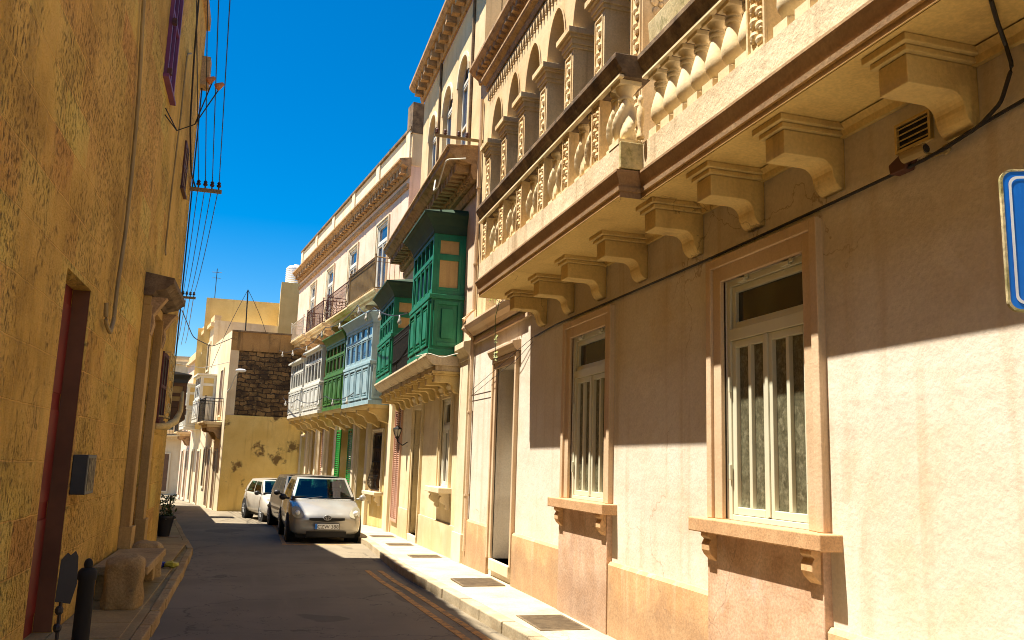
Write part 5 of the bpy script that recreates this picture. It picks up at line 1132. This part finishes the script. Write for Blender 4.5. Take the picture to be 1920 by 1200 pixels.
    for g in (1, -1):
        m = MB(F); grid(m, lambda s, v: sd_(.065+.38*s, .055+.81*v, g, .003), 8, 4); grid(m, lambda s, v: sd_(.475+.40*s, .055+.81*v, g, .003), 8, 4); m.build('side_window', M['cglass'], o, smooth=True)
        for y in (.70*k_, 3.10*k_):
            x = g*(w-.10); m = MB(F); T_ = 22
            def ringx(m, prof, x, y, z):
                i = len(m.v)
                for r_, dx in prof: m.pts([(x+g*dx, y+r_*math.cos(2*math.pi*k/T_), z+r_*math.sin(2*math.pi*k/T_)) for k in range(T_)])
                for j in range(len(prof)-1):
                    for k in range(T_): m.face((i+j*T_+k, i+j*T_+(k+1) % T_, i+(j+1)*T_+(k+1) % T_, i+(j+1)*T_+k))
                m.face(range(i, i+T_)); m.face(range(i+(len(prof)-1)*T_, i+len(prof)*T_))
            ringx(m, [(.2, -.10), (.285, -.09), (.295, -.05), (.295, .06), (.28, .10), (.205, .112)], x, y, .295); wl = m.build('wheel', M['rubber'], o, smooth='auto')
            m = MB(F); ringx(m, [(.20, .10), (.19, .114), (.15, .10)], x, y, .295)
            for k in range(6):
                a = k*math.pi/3; m.tube([(x+g*.108, y, .295), (x+g*.112, y+.17*math.cos(a), .295+.17*math.sin(a))], .022, 5)
            m.build('rim', M['alu'], wl)
            m = MB(F); ringx(m, [(.34, -.2), (.36, .095), (.35, .104), (.3, .104)], x, y, .30); m.build('wheel_arch', M['rubber'], o)
        m = MB(F); m.ell((g*(w+.10), .98*k_, 1.0*h_), (.09, .06, .075), 10, 6); m.tube([(g*(w-.05), 1.0*k_, .97*h_), (g*(w+.06), .98*k_, .98*h_)], .025, 6); m.build('mirror', M['cable'] if g < 0 else M[paintm], o, smooth=True)
        # front of the car, from outside in
        m = MB(F); 
        P = [(g*.50, .012, .60), (g*.52, .07, .70), (g*.60, .20, .80), (g*.70, .31, .84), (g*.775, .30, .80), (g*.79, .20, .70), (g*.76, .085, .60), (g*.64, .01, .56)]
        P = [(x, y-.03, z*h_) for x, y, z in P]; ce = tuple(sum(p[i] for p in P)/len(P) for i in range(3)); ce = (ce[0], ce[1]-.05, ce[2]-.0)
        i = m.pts(P+[ce]); [m.face((i+k, i+(k+1) % 8, i+8)) for k in range(8)]
        hl = m.build('headlight', M['lamp'], o, smooth=True); sb = hl.modifiers.new('s', 'SUBSURF'); sb.levels = sb.render_levels = 1
        m = MB(F); m.ell((g*.66, .03, .69*h_), (.06, .05, .06), 10, 6); m.build('lamp_bulb', M['signwhite'], hl, smooth=True)
        m = MB(F); P = [(g*.50, -.008, .27), (g*.66, .035, .25), (g*.71, .05, .33), (g*.68, .03, .365), (g*.55, -.01, .32)]; m.quad(*[(x, y, z*h_) for x, y, z in P]); m.build('fog_recess', M['cable'], o)
    def fy(x, z): return -.10+.05*(x/w)**2*2.2-(.012 if z < .5 else 0)
    N_ = 14
    for (nm_, x0, zlo, zhi, cut) in (('grille', .40, .50, .585, .05), ('air_intake', .45, .17, .29, .0)):
        m = MB(F)
        for k in range(N_):
            a, e = -x0+2*x0*k/N_, -x0+2*x0*(k+1)/N_
            f = lambda x: (zlo+cut*(abs(x)/x0)**1.5*.6)
            t_ = lambda x: zhi+(.0 if not cut else .0)
            m.quad((a, fy(a, zlo)-.018, f(a)*h_), (e, fy(e, zlo)-.018, f(e)*h_), (e, fy(e, zhi)-.014, t_(e)*h_), (a, fy(a, zhi)-.014, t_(a)*h_))
        m.build(nm_, M['rubber'], o, recalc=False)
    if emblem:
        m = MB(F)
        def oval(cx, cz, rx, rz): m.tube([(cx+rx*math.cos(2*math.pi*k/18), -.135, cz+rz*math.sin(2*math.pi*k/18)) for k in range(19)], .009, 6)
        oval(0, .595*h_, .085, .055); oval(0, .595*h_, .03, .05); oval(0, .615*h_, .06, .025); m.build('emblem', M['alu'], o, smooth=True)
        m = MB(F); m.ell((0, -.115, .595*h_), (.08, .015, .05), 12, 6); m.build('emblem_back', M['cable'], o, smooth=True)
    if plate:
        m = MB(F); m.box(-.27, -.125, .335, .27, -.112, .455); pl_ = m.build('number_plate', M['signwhite'], o)
        m = MB(F); m.box(-.285, -.120, .32, .285, -.088, .47); m.build('plate_holder', M['cable'], o)
        m = MB(F); m.box(-.268, -.128, .337, -.215, -.1255, .453); m.build('plate_band', M['signblue'], pl_)
        tx = bpy.data.curves.new('plate_text', 'FONT'); tx.body = plate; tx.size = .115; tx.align_x = 'CENTER'; tx.extrude = .001
        to = bpy.data.objects.new('plate_text', tx); C.objects.link(to); to.parent = pl_; to.data.materials.append(M['cable'])
        me = bpy.data.meshes.new_from_object(to.evaluated_get(bpy.context.evaluated_depsgraph_get())); bpy.data.objects.remove(to)
        to = bpy.data.objects.new('plate_text', me); C.objects.link(to); to.parent = pl_; me.materials.clear(); me.materials.append(M['cable'])
        p = F(.025, -.1275, .353); to.location = p-Vector(pl_['_w']); to.rotation_euler = (R(90), 0, ang)
    # wipers and the dark cowl
    m = MB(F); m.tube([ws(-.55, .02, .02), ws(-.05, .10, .02)], .008, 4); m.tube([ws(.0, .02, .02), ws(.55, .08, .02)], .008, 4); m.build('wiper', M['cable'], o)
    m = MB(F)
    for g in (-1, 1): m.box(g*w*.62-.11, .5, .08, g*w*.62+.11, 1.1, .2)
    m.box(-w*.8, .12, .13, w*.8, 3.6*k_, .26); m.build('underbody', M['rubber'], o)
    return o
car('silver small hatchback parked facing the camera nearest in the row', 'silver', (1.66, 20.45, gz(21)), R(2), plate='CZW 388')
car('dark bronze car parked half hidden behind the silver hatchback', 'cardark', (1.68, 24.9, gz(26)), R(6.5), 3.8, 1.66, 1.56, emblem=False)
car('white older car farthest in the parked row with its side showing', 'carwhite', (1.22, 29.2, gz(30)), R(13), 3.9, 1.60, 1.38, emblem=False)
for o in S.objects:
    if '_w' in o: del o['_w']
